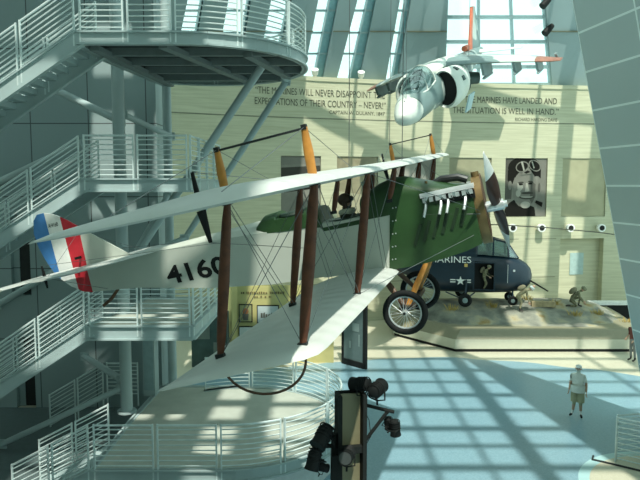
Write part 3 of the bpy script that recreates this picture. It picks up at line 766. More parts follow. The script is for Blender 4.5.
# interplane, cabane struts
def strut(a, b, w, name, m, parent=bp_):
    a, b = V(a), V(b); ax = b - a
    mb = MB().tube([a, a + ax * .12, a + ax * .5, a + ax * .88, b], [w * .55, w * .8, w, w * .8, w * .55], 10, flat=.55, ref=X3); o = mb.build(name, m, parent, 50)
    for e_ in (a, b): MB().box(e_, (.10, .05, .05)).build('fitting', M_darkmetal, o, smooth=0)
    return o
zb_, zt_ = zl + .06, zu - .02
for s in (-1, 1):
    for yy in (yin, yout):
        for xx in (sf, sr): strut((xlw - xx, s * yy, zb_ + yy * dih), (xuw - xx, s * yy, zt_ + yy * dih), .062 if yy == yin else .066, 'interplane_strut', M_wood)
    for xx, xt in ((sf, -.02), (sr, .02)):
        strut((xlw + .3 - xx, s * .36, .42), (xuw - xx, s * .36, zt_), .05, 'cabane_strut', M_wood)
# king posts over the outer struts with their brace wire
for s in (-1, 1):
    tops = []
    for xx in (sf, sr):
        a = V((xuw - xx, s * yout, zu + .05 + yout * dih)); b = a + V((.02, 0, .46)); tops.append(b)
        o = MB().tube([a, a.lerp(b, .5), b], [.045, .05, .032], 10, flat=.6, ref=X3).build('king_post', M_orange, bp_, 50)
        MB().box(b, (.05, .05, .05)).build('fitting', M_darkmetal, o, smooth=0)
    MB().tube([tops[0] - Z3 * .01, tops[1] - Z3 * .01], .012, 6).build('king_post_tie', M_darkmetal, bp_)
    for k, tp in enumerate(tops):                                   # wires fanning to the wing
        for dy in (-1.9, 1.5):
            MB().tube([tp, (xuw - (sf, sr)[k], s * (yout - dy) if dy > 0 else s * (yout - dy), zu + .06)], .004, 4).build('bracing_wire', M_wire, bp_)
# bracing wires in the wing bays
def wire(a, b, r=.0042): MB().tube([a, b], r, 4).build('bracing_wire', M_wire, bp_)
for s in (-1, 1):
    for xx in (sf, sr):
        xl_, xu_ = xlw - xx, xuw - xx
        for d in (-.03, .03):
            wire((xl_ + d, s * .36, zl + .04), (xu_ + d, s * yin, zt_)); wire((xl_ + d, s * yin, zb_), (xu_ + d, s * yout, zt_))
            
        wire((xu_, s * .36, zt_), (xl_, s * yin, zb_)); wire((xu_, s * yin, zt_), (xl_, s * yout, zb_))
    for yy in (yin, yout):
        wire((xlw - sf, s * yy, zb_), (xuw - sr, s * yy, zt_)); wire((xlw - sr, s * yy, zb_), (xuw - sf, s * yy, zt_))
    wire((-.35, s * .34, -.35), (xlw - sf, s * yin, zb_))
    wire((-.2, s * .33, .0), (xuw - sf, s * yin, zt_ )); wire((-1.0, s * .37, .1), (-.2, s * .34, -.05))
# aileron horns
for s in (-1, 1):
    y = s * (yout + .12); xh = -2.5
    MB().tube([(xh, y, zu + .36), (xh, y, zu + .04)], [.018, .035], 8).tube([(xh, y, zu - .03), (xh + .02, y, zu - .36)], [.05, .02], 8).build('aileron_horn', M_blackpaint, uw)
    wire((xh, y, zu + .36), (xuw - sr, s * (yin), zu + .05)); wire((xh + .02, y, zu - .36), (-2.9, s * .36, -.1))
# wing skids: hoops under the outer struts
for s in (-1, 1):
    pts = [(xlw - sf - (sr - sf) * (1 - math.cos(PI * k / 16)) / 2, s * yout, zl - .03 - .36 * math.sin(PI * k / 16)) for k in range(17)]
    MB().tube(pts, .014, 8).build('wing_skid', M_brown, bp_)
# undercarriage
zc = -1.285; xw = -1.55
axc = None
for s in (-1, 1):
    ctr = V((xw, s * track / 2, zc))
    w = MB().ring(ctr, Y3, .305, .048, 40, 10).build('wheel', M_black, bp_, 60)
    MB().ring(ctr, Y3, .252, .018, 36, 8).build('rim', M_steel, w)
    mb = MB()
    for k in range(26):
        a = 2 * PI * k / 26; q = V((math.cos(a), 0, math.sin(a))); sd = .05 if k % 2 else -.05
        mb.tube([ctr + V((math.cos(a + .5) * .03, sd, math.sin(a + .5) * .03)), ctr + q * .25], .0028, 4)
    mb.build('spoke', M_steel, w)
    MB().cyl(ctr - Y3 * .07, ctr + Y3 * .07, .032, 12).build('hub', M_steel, w)
    for xt, m in ((-1.12, M_orange), (-1.95, M_brown)):
        strut((xw, s * (track / 2 - .14), zc + .02), (xt, s * .33, -.6), .05, 'undercarriage_strut', m)
    wire((xw, s * (track / 2 - .14), zc + .02), (-1.0, -s * .33, -.6))
MB().cyl((xw, -track / 2 - .09, zc), (xw, track / 2 + .09, zc), .022, 12).build('axle', M_darkmetal, bp_)
for dx in (-.09, .09): MB().bar((xw + dx, -track / 2 + .12, zc + .03), (xw + dx, track / 2 - .12, zc + .03), .04, .07).build('spreader_bar', M_brown, bp_, smooth=0)
# tail
q = lambda px, py: A_inv(px, py, 1, 0.0)
fin = MB().prism([V((x, -.012, z)) for x, z in [(-6.62, .36), (-7.68, 1.13), (-7.72, .30)]], (0, .024, 0)).build('fin', M_fabric, bp_, smooth=0)
def rud(pts, m, name, parent): return MB().prism([V((x, -.016, z)) for x, z in pts], (0, .032, 0)).build(name, m, parent, smooth=0)
# outline: hinge line x=-7.7, tall rounded rudder
hz = [(-7.68, 1.13), (-7.9, 1.30), (-8.15, 1.46), (-8.40, 1.55), (-8.58, 1.55), (-8.70, 1.44), (-8.77, 1.2), (-8.74, .9), (-8.66, .65), (-8.54, .38), (-8.42, .22), (-8.2, .02), (-7.95, -.12), (-7.74, -.17)]
def clip(lo, hi):            # slice the outline by vertical stripes parallel to the hinge
    def cut(poly, x, keep):
        out = []
        for a, b in zip(poly, poly[1:] + poly[:1]):
            ia, ib = keep(a[0], x), keep(b[0], x)
            if ia: out.append(a)
            if ia != ib: t = (x - a[0]) / (b[0] - a[0]); out.append((x, a[1] + t * (b[1] - a[1])))
        return out
    return cut(cut(hz, lo, lambda v, x: v >= x), hi, lambda v, x: v <= x)
mb = MB()
for i, (lo, hi) in enumerate(((-9, -8.40), (-8.40, -8.05), (-8.05, -7))):
    mb.prism([V((x, -.016, z)) for x, z in clip(lo, hi)], (0, .032, 0), i)
rudder = mb.build('rudder', [M_rblue, M_white, M_rred], bp_, smooth=0)
tv, tf = text_verts('A·4160', .115)
MB().add([V((-8.37 + v.x * .72, -.022, 1.24 + v.y)) for v in tv], tf).build('rudder_lettering', M_blackpaint, rudder, smooth=0)
MB().bar((-7.8, -.18, .55), (-7.8, .18, .55), .03, .05).build('rudder_horn', M_blackpaint, rudder, smooth=0)
# tailplane: stabiliser and elevators
ST = [(0, -5.9, -7.72, .37), (.4, -6.05, -7.72, .37), (1.0, -6.35, -7.72, .37), (1.5, -6.75, -7.72, .37), (1.62, -7.2, -7.72, .37)]
def plate(st, th, name, par=bp_):
    mb = MB(); rings = []
    full = [(-y, a, b, z) for y, a, b, z in st[::-1] if y > 0] + list(st) if st[0][0] == 0 else st
    for y, a, b, z in full:
        c = a - b; rings.append([V((a, y, z)), V((a - c * .25, y, z + th)), V((a - c * .6, y, z + th * .8)), V((b, y, z + .004)), V((b, y, z - .004)), V((a - c * .6, y, z - th * .8)), V((a - c * .25, y, z - th))])
    return mb.loft(rings).build(name, M_wing, par, 50)
stb = plate(ST, .03, 'stabilizer')
for s in (-1, 1):
    el = plate([(s * .12, -7.74, -8.25, .36), (s * .5, -7.74, -8.55, .355), (s * 1.4, -7.74, -8.62, .35), (s * 1.85, -7.74, -8.45, .35), (s * 2.02, -7.8, -8.1, .35)], .02, 'elevator')
    MB().tube([(-7.95, s * .9, .57), (-7.95, s * .9, .38)], [.015, .03], 8).tube([(-7.95, s * .9, .33), (-7.95, s * .9, .15)], [.03, .015], 8).build('elevator_horn', M_blackpaint, el)
    wire((-7.95, s * .9, .57), (-4.6, s * .28, .3)); wire((-7.7, 0, 1.05), (-7.4, s * 1.4, .39)); wire((-7.4, s * 1.4, .35), (-7.3, s * .1, -.15))
MB().tube([(-7.15, 0, -.2), (-7.35, 0, -.36), (-7.58, 0, -.47)], [.03, .035, .03], 8).build('tail_skid', M_brown, bp_)
# number on the side
p0, p1 = A_inv(167, 285, 1, -.32), A_inv(229, 273, 1, -.32)
ux = (p1 - p0); ux.z = ux.z; Lx = ux.length; ux.normalize()
def side_y(x): return -(.17 + (.27 - .17) * (x + 6.62) / 1.62) if x < -5 else -(.27 + .06 * (x + 5) / 1.18)
tv, tf = text_verts('4160', .52, bold=.012); tw = max(v.x for v in tv)
out = []
for v in tv:
    pnt = p0 + ux * (v.x / tw * Lx) + V((-.13, 0, 1)).normalized() * v.y * .88; pnt.y = side_y(pnt.x) - .006; out.append(pnt)
MB().add(out, tf).build('serial_number', M_blackpaint, fus, smooth=0)
# hanging cables
def cable(a_local, label, ztop=ZR + .2):
    a = AW(a_local); o = MB().tube([a, (a.x, a.y, ztop)], .007, 5).build('suspension_cable', M_wire)
    tag(o, label, 'cable', 'suspension cables')
cable((xuw - sr, yout, zu + .5), 'thin cable rising from the king post at the far wing tip of the biplane')
cable((xuw - sr, .36, zu + .04), 'thin cable rising from the middle of the upper biplane wing, rear of two')
cable((xuw - sf, .36, zu + .07), 'thin cable rising from the middle of the upper biplane wing, front of two')
# pilot dummy in the rear cockpit
J = stand_pose(); dz_ = V((0, 0, -.62)); pd = {k: v + dz_ for k, v in J.items()}
pd['ell'] = V((.12, .27, .50)); pd['elr'] = V((.12, -.27, .50)); pd['wrl'] = V((.30, .12, .42)); pd['wrr'] = V((.30, -.12, .42))
for s, sg in (('l', 1), ('r', -1)): pd['hi' + s] = V((.1, .09 * sg, .27)); pd['kn' + s] = V((.45, .11 * sg, .33)); pd['an' + s] = V((.62, .10 * sg, .12)); pd['to' + s] = V((.72, .11 * sg, .1))
M_leather = mat('brown_leather', (.06, .035, .022), .5); M_jacket = mat('drab_jacket', (.045, .05, .03), .8); M_scarf = mat('scarf', (.62, .64, .52), .9)
def pilot_parts(root, J, up, fw, lf):
    hd = J['head']; r = frame_rot(up, fw, lf); mb = MB()
    mb.ell(hd + up * .03 - fw * .012, (.118, .112, .11), r, 16, 10)
    for s in (-1, 1): mb.ell(hd + lf * .1 * s - up * .05, (.045, .025, .07), r)
    mb.build('flying_helmet', M_leather, root)
    mb = MB()
    for s in (-1, 1): mb.ring(hd + fw * .11 + lf * .038 * s + up * .015, fw, .032, .012, 16, 6)
    g = mb.build('goggles', M_darkmetal, root); mb = MB()
    for s in (-1, 1): mb.ell(hd + fw * .108 + lf * .038 * s + up * .015, (.012, .03, .03), r)
    mb.build('goggle_lens', mat('dark_lens', (.04, .05, .05), .1), g)
    mb = MB(); mb.tube([J['neck'] + V((math.cos(2 * PI * k / 14) * .1, math.sin(2 * PI * k / 14) * .11, 0)) for k in range(14)], .05, 8, closed=True, ref=Z3); mb.build('scarf', M_scarf, root)
pl = figure('person', 'dummy pilot in leather helmet and goggles sitting in the rear biplane cockpit', (0, 0, 0), 0, pd, (M_jacket, M_jacket, M_jacket, M_leather, M_skin), parts=pilot_parts)
loc = A_inv(346, 200.5, 1, 0.0) - V((.02, 0, pd['head'].z + .01)); pl.location = AW(loc); 
pl.rotation_mode = 'QUATERNION'; pl.rotation_quaternion = (RA @ Matrix.Rotation(-.1, 3, 'Z')).to_quaternion()
# ================================================================== JUMP JET
HP = V((2.84, 22.77, H + 2.75)); RH = Matrix.Rotation(math.radians(-117), 3, 'Z') @ Matrix.Rotation(math.radians(17.1), 3, 'Y') @ Matrix.Rotation(math.radians(4.4), 3, 'X')
hj = empty('jet_fighter', 'grey and white jet fighter with big round intakes hanging nose down before the big window', 'airplane', HP, RH)
jm = bpy.data.materials.new('jet_camouflage'); jm.use_nodes = True
nt = jm.node_tree; bs = nt.nodes['Principled BSDF']; bs.inputs['Roughness'].default_value = .4
tc = nt.nodes.new('ShaderNodeTexCoord'); nz = nt.nodes.new('ShaderNodeTexNoise'); nz.inputs['Scale'].default_value = .75; nz.inputs['Detail'].default_value = 1
nt.links.new(tc.outputs['Object'], nz.inputs['Vector'])
rp = ramp_node(nt, [(0.0, (.50, .58, .54)), (.44, (.50, .58, .54)), (.47, (.16, .24, .235)), (1.0, (.14, .22, .22))]); nt.links.new(nz.outputs['Fac'], rp.inputs['Fac']); nt.links.new(rp.outputs['Color'], bs.inputs['Base Color'])
M_jet = jm
M_jwhite = mat('jet_white', (.66, .72, .66), .35, var=.03); M_jgrey = mat('jet_grey', (.22, .30, .30), .45, var=.15, scale=2); M_jdark = mat('jet_dark_green', (.05, .09, .085), .5, var=.3, scale=2)
M_jred = mat('jet_orange_red', (.62, .16, .08), .45, var=.1); M_jrust = mat('wing_tip_rust', (.30, .14, .10), .5, var=.2); M_jblue = mat('pale_blue_door', (.42, .60, .66), .45)
M_void = mat('intake_black', (.006, .007, .007), .8)
def ering(x, w, zc, h, n=22, p=2.3):
    out = []
    for k in range(n):
        a = 2 * PI * k / n; c, s = math.cos(a), math.sin(a)
        out.append(V((x, w * math.copysign(abs(c) ** (2 / p), c), zc + h * math.copysign(abs(s) ** (2 / p), s))))
    return out
nose = MB().loft([ering(*r, p=2) for r in [(.0, .04, -.42, .04), (-.08, .18, -.42, .17), (-.3, .33, -.40, .31), (-.7, .48, -.35, .44), (-1.05, .57, -.30, .51)]]).build('nose_cone', M_jwhite, hj, 50)
MB().cyl((-.75, .0, .03), (-.74, 0, .14), .015, 8).build('yaw_vane', M_jdark, nose)
body = MB().loft([ering(*r) for r in [(-1.05, .57, -.30, .51), (-1.5, .63, -.22, .57), (-2.2, .67, -.12, .64), (-3.2, .70, -.02, .70), (-4.4, .74, .03, .80), (-6, .78, .08, .84), (-8, .70, .14, .74), (-10, .50, .28, .52), (-12, .32, .42, .36), (-13.4, .18, .5, .22), (-14.1, .06, .52, .08)]]).build('fuselage', M_jet, hj, 50)
# cockpit
ck = MB().loft([[V((x, w * math.cos(PI * k / 12), z0 + h * math.sin(PI * k / 12))) for k in range(13)] for x, w, z0, h in [(-1.2, .12, .12, .05), (-1.5, .38, .18, .32), (-1.95, .53, .24, .60), (-2.5, .57, .34, .74), (-3.0, .55, .42, .70), (-3.4, .46, .5, .52), (-3.7, .32, .58, .28)]]).build('canopy', M_glassy, hj, 60)
mb = MB()
for x, w, z0, h in ((-1.95, .54, .24, .61), (-3.05, .56, .42, .70)): mb.tube([(x + (.25 if x > -2.5 else 0) * (math.sin(PI * k / 12)) * -1, w * math.cos(PI * k / 12), z0 + h * math.sin(PI * k / 12)) for k in range(13)], .028, 6)
for s in (-1, 1): mb.tube([(-1.2, .13 * s, .14), (-1.5, .40 * s, .20), (-1.95, .55 * s, .25), (-2.5, .59 * s, .35), (-3.0, .57 * s, .43), (-3.6, .40 * s, .56)], .03, 6)
mb.build('canopy_frame', M_jwhite, ck)
mb = MB().box((-2.75, 0, .62), (.14, .42, .62), Matrix.Rotation(.25, 3, 'Y')).box((-2.78, 0, .92), (.2, .3, .16)).box((-1.85, 0, .34), (.3, .5, .2)); mb.build('ejection_seat', M_jdark, ck, smooth=0)
MB().loft([ering(*r) for r in [(-3.3, .2, .72, .12), (-3.7, .42, .72, .26), (-4.8, .52, .76, .26), (-6.5, .45, .82, .2), (-8.2, .2, .82, .1)]]).build('dorsal_fairing', M_jwhite, hj, 50)
# intakes
for s in (-1, 1):
    R_ = []
    for x, yc, ry, rz in [(-3.55, .72, .55, .74), (-3.7, .76, .62, .80), (-4.1, .80, .64, .83), (-5.0, .83, .58, .76), (-6.2, .70, .48, .70), (-7.5, .52, .30, .5)]: R_.append([V((x + .12 * math.cos(2 * PI * k / 24), s * (yc + ry * math.cos(2 * PI * k / 24)), -.02 + rz * math.sin(2 * PI * k / 24))) for k in range(24)])
    inn = []
    for x, yc, ry, rz in [(-3.55, .72, .55, .74), (-3.7, .72, .49, .67), (-4.5, .76, .42, .58), (-5.0, .78, .38, .5)]: inn.append([V((x + .12 * math.cos(2 * PI * k / 24), s * (yc + ry * math.cos(2 * PI * k / 24)), -.02 + rz * math.sin(2 * PI * k / 24))) for k in range(24)])
    it = MB().loft(R_, cap=False).build('air_intake', M_jwhite, hj, 60)
    MB().loft(inn[1:], cap=True).build('intake_duct', M_void, it, 60)
    MB().loft(inn[:2], cap=False).build('intake_lip', M_jwhite, it, 60)
    mb = MB()
    for k in range(5): a = math.radians(20 + 38 * k); mb.box((-4.1, s * (.82 + .63 * math.cos(a)), -.02 + .82 * math.sin(a)), (.26, .2, .06), Matrix.Rotation((PI / 2 - a) * -s, 3, 'X'))
    mb.build('blow_in_door', M_jdark, it, smooth=0)
    for x in (-5.6, -7.4): MB().tube([(x, s * .7, -.15), (x - .3, s * 1.12, -.25)], [.3, .26], 12).build('exhaust_nozzle', M_jdark, hj)
# wings
def jwing(s):
    st = [(.35, -4.9, -8.5, .80, .30), (1.2, -5.3, -8.6, .69, .27), (2.6, -6.4, -8.8, .40, .22), (3.7, -7.2, -8.95, .13, .19)]
    tip = [(3.7, -7.2, -8.95, .13, .19), (4.3, -7.75, -9.05, -.03, .15), (4.62, -8.2, -9.1, -.11, .08)]
    def wl(S): 
        return [[V((a, s * y, z)), V((a - (a - b) * .06, s * y, z + th * .35)), V((a - (a - b) * .35, s * y, z + th * .6)), V((b, s * y, z + .01)), V((b, s * y, z - .01)), V((a - (a - b) * .35, s * y, z - th * .45)), V((a - (a - b) * .06, s * y, z - th * .3))] for y, a, b, z, th in S]
    wg = MB().loft(wl(st)).build('wing', M_jet, hj, 50)
    MB().loft(wl(tip)).build('wing_tip', M_jrust, wg, 50)
    for y, xf, L_, dp in ((1.75, -5.9, 1.9, .62), (2.9, -6.7, 1.7, .48), (3.75, -7.3, 1.6, .48)):
        z = .80 - .91 * (y - .35) / 4.27 - .0
        p = MB().prism([V((xf, s * y - .05, z)), V((xf - .15, s * y - .05, z - dp * .8)), V((xf - .9, s * y - .05, z - dp)), V((xf - L_, s * y - .05, z - dp * .85)), V((xf - L_ * .9, s * y - .05, z))], (0, .10, 0)).build('pylon', M_jgrey if s > 0 else M_jdark, wg, smooth=0)
        MB().tube([(xf + .05, s * y, z - dp), (xf - .25, s * y, z - dp), (xf - L_ + .1, s * y, z - dp), (xf - L_ - .1, s * y, z - dp)], [.02, .07, .07, .02], 10).build('launch_rail', M_jgrey if s > 0 else M_jdark, p)
    if s > 0:
        MB().tube([(-8.9, s * 4.35, .15), (-9.1, s * 4.4, -.05)], .06, 8).build('tip_fairing', M_jgrey, wg)
    return wg
jwing(1); jwing(-1)
# tail
fz = [(-10.6, .75), (-11.5, .98), (-12.9, 2.75), (-13.5, 2.75), (-13.55, .75)]
fn = MB()
def fprism(pts, w, m, name, par): 
    mb = MB(); vs = [V((x, s * w * (1 if i in (1, 2) and False else 1), z)) for s in (-1, 1) for i, (x, z) in enumerate(pts)]; n = len(pts)
    return mb.prism([V((x, -w, z)) for x, z in pts], (0, 2 * w, 0)).build(name, m, par, smooth=0)
fin_ = fprism([(-11.75, .75), (-12.2, 1.65), (-12.95, 2.78), (-13.4, 2.78), (-13.6, .75)], .045, M_jet, 'tail_fin', hj)
fprism([(-10.5, .72), (-11.3, .98), (-12.75, 2.80), (-13.1, 2.80), (-12.2, 1.6), (-11.75, .75)], .05, M_jred, 'fin_leading_edge', fin_)
MB().cyl((-10.3, 0, .95), (-10.9, 0, .95), .14, 12).build('fin_scoop', M_jred, fin_)
for s in (-1, 1):
    st = [(.1, -11.9, -13.7, .55, .10), (2.15, -13.3, -14.0, .28, .04)]
    MB().loft([[V((a, s * y, z)), V((a - (a - b) * .3, s * y, z + th)), V((b, s * y, z)), V((a - (a - b) * .3, s * y, z - th))] for y, a, b, z, th in st]).build('tailplane', M_jwhite, hj, 50)
# hanging door and ventral strake
MB().box((-5.5, 1.18, -.95), (.95, .06, .75), Matrix.Rotation(-.35, 3, 'X')).build('gear_door', M_jblue, hj, smooth=0)
for s in (-1, 1): MB().box((-6.6, .35 * s, -.86), (2.6, .1, .32), Matrix.Rotation(.2 * s, 3, 'X')).build('ventral_strake', M_jgrey, hj, smooth=0)
mb = MB().cyl((-9.3, 0, -.25), (-9.6, 0, -.9), .06, 10); mb.build('tail_boom_strut', M_jdark, hj)
def hcable(p, label):
    a = HP + RH @ V(p); tag(MB().tube([a, (a.x, a.y, ZR + .2)], .010, 5).build('suspension_cable', M_wire), label, 'cable', 'suspension cables')
hcable((-.9, 0, .1), 'thin cable rising from the white nose of the jet fighter')
hcable((-7.0, 1.0, .85), 'thin cable rising from the wing root of the jet fighter')
# ================================================================== HELICOPTER DIORAMA
M_navy = mat('navy_paint', (.008, .022, .036), .3, var=.2, scale=1.5)
M_rock = bpy.data.materials.new('rocky_ground'); M_rock.use_nodes = True
nt = M_rock.node_tree; bs = nt.nodes['Principled BSDF']; bs.inputs['Roughness'].default_value = .95
tc = nt.nodes.new('ShaderNodeTexCoord'); nz = nt.nodes.new('ShaderNodeTexNoise'); nz.inputs['Scale'].default_value = 1.1; nz.inputs['Detail'].default_value = 8
nt.links.new(tc.outputs['Object'], nz.inputs['Vector'])
rp = ramp_node(nt, [(.32, (.12, .13, .11)), (.5, (.25, .26, .21)), (.60, (.36, .34, .23)), (.70, (.30, .22, .09))]); nt.links.new(nz.outputs['Fac'], rp.inputs['Fac']); nt.links.new(rp.outputs['Color'], bs.inputs['Base Color'])
b2 = nt.nodes.new('ShaderNodeBump'); b2.inputs['Strength'].default_value = .7; b2.inputs['Distance'].default_value = .15; nt.links.new(nz.outputs['Fac'], b2.inputs['Height']); nt.links.new(b2.outputs['Normal'], bs.inputs['Normal'])
M_plinth = mat('plinth_panel', (.50, .52, .42), .5, var=.03); M_plinth2 = mat('plinth_slope', (.25, .24, .16), .55, var=.04)
gA = gz(455, 352, 0); gB = gz(640, 352, 0); gC = gz(393, 335.5, 0)
outer = [gC, gA, V((15.4, gA.y, 0)), V((16.4, 33.6, 0)), V((3.9, 33.4, 0))]
cen = sum(outer, V()) / 5
def inset(k, z): return [V((p.x + (cen - p).x * k, p.y + (cen - p).y * k, z)) for p in outer]
di = empty('diorama_base', 'low angular plinth with rocky ground under the navy helicopter', 'display base', (cen.x, cen.y, 0))
off = V((cen.x, cen.y, 0))
def loc_(P): return [p - off for p in P]
MB().loft([loc_(inset(.015, 0)), loc_(inset(.015, .14))]).build('kick_plate', M_blackpaint, di, smooth=0)
MB().loft([loc_(inset(0, .14)), loc_(inset(0, .58))]).build('plinth_wall', M_plinth, di, smooth=0)
MB().loft([loc_(inset(.0, .58)), loc_(inset(.11, 1.0))]).build('sloped_edge', M_plinth2, di, smooth=0)
def terr(x, y):
    from mathutils import noise
    n = noise.noise(V((x * .35, y * .4, 3.1))) * .35 + noise.noise(V((x * 1.1, y * 1.2, 7.7))) * .24 + noise.noise(V((x * 2.9, y * 3.1, 1.7))) * .12
    return n
def inside(P, x, y):
    c = False
    for a, b in zip(P, P[1:] + P[:1]):
        if (a.y > y) != (b.y > y) and x < (b.x - a.x) * (y - a.y) / (b.y - a.y) + a.x: c = not c
    return c
def edge_d(P, x, y):
    q = V((x, y, 0)); d = 99
    for a, b in zip(P, P[1:] + P[:1]):
        ab = b - a; t = max(0, min(1, (q - a).dot(ab) / ab.length_squared)); d = min(d, (q - a - ab * t).length)
    return d
PI_ = inset(.09, 0); PI_ = [V((p.x, p.y, 0)) for p in PI_]
def ground(x, y):
    e = min(1, edge_d(PI_, x, y) / 1.3) if inside(PI_, x, y) else 0
    base = .98 + .62 * max(0, min(1, (y - 29) / 2.2))
    base -= .35 * max(0, min(1, (x - 12.5) / 2.5))
    return .93 + (base - .93 + terr(x, y) * (.55 if y < 30.2 else .12) + .12) * (e * e * (3 - 2 * e))
mb = MB(); nx, ny = 88, 44; x0, x1, y0, y1 = 2.8, 16.6, 27.0, 33.8; idx = {}
for i in range(nx + 1):
    for j in range(ny + 1):
        x = x0 + (x1 - x0) * i / nx; y = y0 + (y1 - y0) * j / ny
        if inside(PI_, x, y): idx[(i, j)] = len(mb.v); mb.v.append(V((x - off.x, y - off.y, ground(x, y))))
for i in range(nx):
    for j in range(ny):
        q = [(i, j), (i + 1, j), (i + 1, j + 1), (i, j + 1)]
        if all(k in idx for k in q): mb.f.append([idx[k] for k in q]); mb.m.append(0)
mb.build('rocky_terrain', M_rock, di, 180)
M_straw = mat('dry_grass', (.42, .32, .10), .9, var=.3)
for k, (px, py, d) in enumerate(((527, 309, 31.5), (552, 314, 30.8), (575, 322, 29.6), (597, 322, 30.0), (627, 328, 29.5), (493, 313, 30.5), (452, 314, 29.9))):
    p = at(px, py, d); g = ground(p.x, p.y); mb = MB()
    for j in range(46):
        a = random.uniform(0, 2 * PI); r = random.uniform(0, .28); b = V((r * math.cos(a), r * math.sin(a), 0)); l = random.uniform(.12, .30)
        t = b + V((math.cos(a) * l * .7, math.sin(a) * l * .7, l)); mb.tube([b, b.lerp(t, .6) + Z3 * .04, t], [.014, .010, .003], 3)
    o = mb.build('grass_tuft', M_straw, None, 0); o.location = (p.x, p.y, g)
    tag(o, ['dry straw coloured grass tuft just behind the long wooden box', 'dry grass tuft right of the long wooden box end', 'dry grass tuft in front of the crouching soldier', 'dry grass tuft right of the crouching soldier', 'dry grass tuft at the far right end of the diorama', 'dry grass tuft below the helicopter nose wheels', 'dry grass tuft left of the grounded helicopter tyre'][k], 'grass tuft', 'grass tufts on the diorama')

# ---- helicopter
HL = at(531, 285, 30.6); hg = ground(9.0, 31.0)
he = empty('helicopter', 'navy blue transport helicopter lettered MARINES with an open side door', 'helicopter', (HL.x, HL.y, hg), Matrix.Rotation(math.radians(-9), 3, 'Z'))
S_ = [(0.02, .06, 1.30, 1.5), (-.08, .34, 1.02, 1.82), (-.3, .58, .80, 2.08), (-.7, .74, .66, 2.32), (-1.3, .82, .58, 2.48), (-2.2, .85, .54, 2.58), (-3.4, .85, .54, 2.66), (-4.6, .84, .56, 2.70), (-5.4, .76, .80, 2.70), (-6.2, .56, 1.35, 2.66), (-8, .38, 1.72, 2.58), (-10, .27, 1.98, 2.5), (-11.6, .18, 2.2, 2.46)]
def hsec(x, w, zb, zt, n=26, p=2.9): return ering(x, w, (zb + zt) / 2, (zt - zb) / 2, n, p)
# door opening on the right side: leave the cells out
rings = [hsec(*s) for s in S_]
fine = []
def hint(x):
    for a, b in zip(S_, S_[1:]):
        if b[0] <= x <= a[0]:
            t = (x - a[0]) / (b[0] - a[0]); return (x,) + tuple(a[i] + t * (b[i] - a[i]) for i in (1, 2, 3))
DX0, DX1, DZ0, DZ1 = -1.88, -2.86, .78, 2.12
xs = sorted(set([s[0] for s in S_] + [DX0, DX1, -2.5]), reverse=True)
mb = MB(); N = 40; R_ = [hsec(*hint(x), n=N) for x in xs]
for r in R_: mb.v += r
for i in range(len(R_) - 1):
    for k in range(N):
        q = [i * N + k, i * N + (k + 1) % N, (i + 1) * N + (k + 1) % N, (i + 1) * N + k]; c = sum((mb.v[j] for j in q), V()) / 4
        if c.y < -.5 and DX1 < c.x < DX0 and DZ0 < c.z < DZ1: continue
        mb.f.append(q); mb.m.append(0)
mb.f.append(list(range(N))); mb.m.append(0); mb.f.append([(len(R_) - 1) * N + k for k in range(N)]); mb.m.append(0)
hb = mb.build('fuselage', M_navy, he, 50)
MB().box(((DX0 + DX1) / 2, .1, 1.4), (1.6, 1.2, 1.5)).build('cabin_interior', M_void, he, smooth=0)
mb = MB()
for x in (DX0, DX1): mb.bar((x, -.83, DZ0), (x, -.83, DZ1), .05, .06, X3)
for z in (DZ0, DZ1): mb.bar((DX0, -.84, z), (DX1, -.84, z), .06, .05)
mb.build('door_frame', M_navy, he, smooth=0)
# cockpit on top of the nose
K = [(-.78, .30, 2.42), (-1.25, .62, 3.08), (-1.95, .68, 3.28), (-2.7, .68, 3.26)]
mb = MB(); ckb = [(-.72, .42, 2.33), (-1.2, .66, 2.40), (-1.95, .74, 2.48), (-2.75, .76, 2.52)]
frame = MB()
for s in (-1, 1):
    for (x, w, z), (xb, wb, zb2) in zip(K, ckb): frame.bar((xb, wb * s, zb2), (x, w * s, z), .07, .07)
    for a, b in zip(K, K[1:]): frame.bar((a[0], a[1] * s, a[2]), (b[0], b[1] * s, b[2]), .07, .07)
for x, w, z in K: frame.bar((x, -w, z), (x, w, z), .07, .07)
frame.prism([V((K[1][0], -.62, 3.08)), V((K[1][0], .62, 3.08)), V((K[2][0], .68, 3.28)), V((K[3][0], .68, 3.26)), V((K[3][0], -.68, 3.26)), V((K[2][0], -.68, 3.28))], (0, 0, .05))
cf = frame.build('cockpit_frame', M_navy, he, smooth=0)
for s in (-1, 1):
    for i in range(3):
        a, b, c, d = K[i], K[i + 1], ckb[i + 1], ckb[i]
        MB().prism([V((a[0], a[1] * s, a[2])), V((b[0], b[1] * s, b[2])), V((c[0], c[1] * s, c[2])), V((d[0], d[1] * s, d[2]))], (0, -.015 * s, 0)).build('cockpit_window', M_glassy, cf, smooth=0)
MB().prism([V((K[0][0], -.3, 2.42)), V((K[0][0], .3, 2.42)), V((K[1][0], .6, 3.06)), V((K[1][0], -.6, 3.06))], (.015, 0, 0)).build('windshield', M_glassy, cf, smooth=0)
for s in (-1, 1): MB().box((-2.1, .34 * s, 2.72), (.14, .45, .7)).box((-1.9, .34 * s, 2.5), (.5, .45, .12)).build('pilot_seat', M_jdark, he, smooth=0)
MB().loft([ering(x, w, 2.62, h, 20) for x, w, h in [(-2.7, .72, .62), (-3.6, .68, .55), (-4.6, .5, .35), (-6, .25, .12)]]).build('gearbox_fairing', M_navy, he, 50)
MB().cyl((-2.95, 0, 3.1), (-2.95, 0, 3.95), .10, 14).build('rotor_mast', M_darkmetal, he)
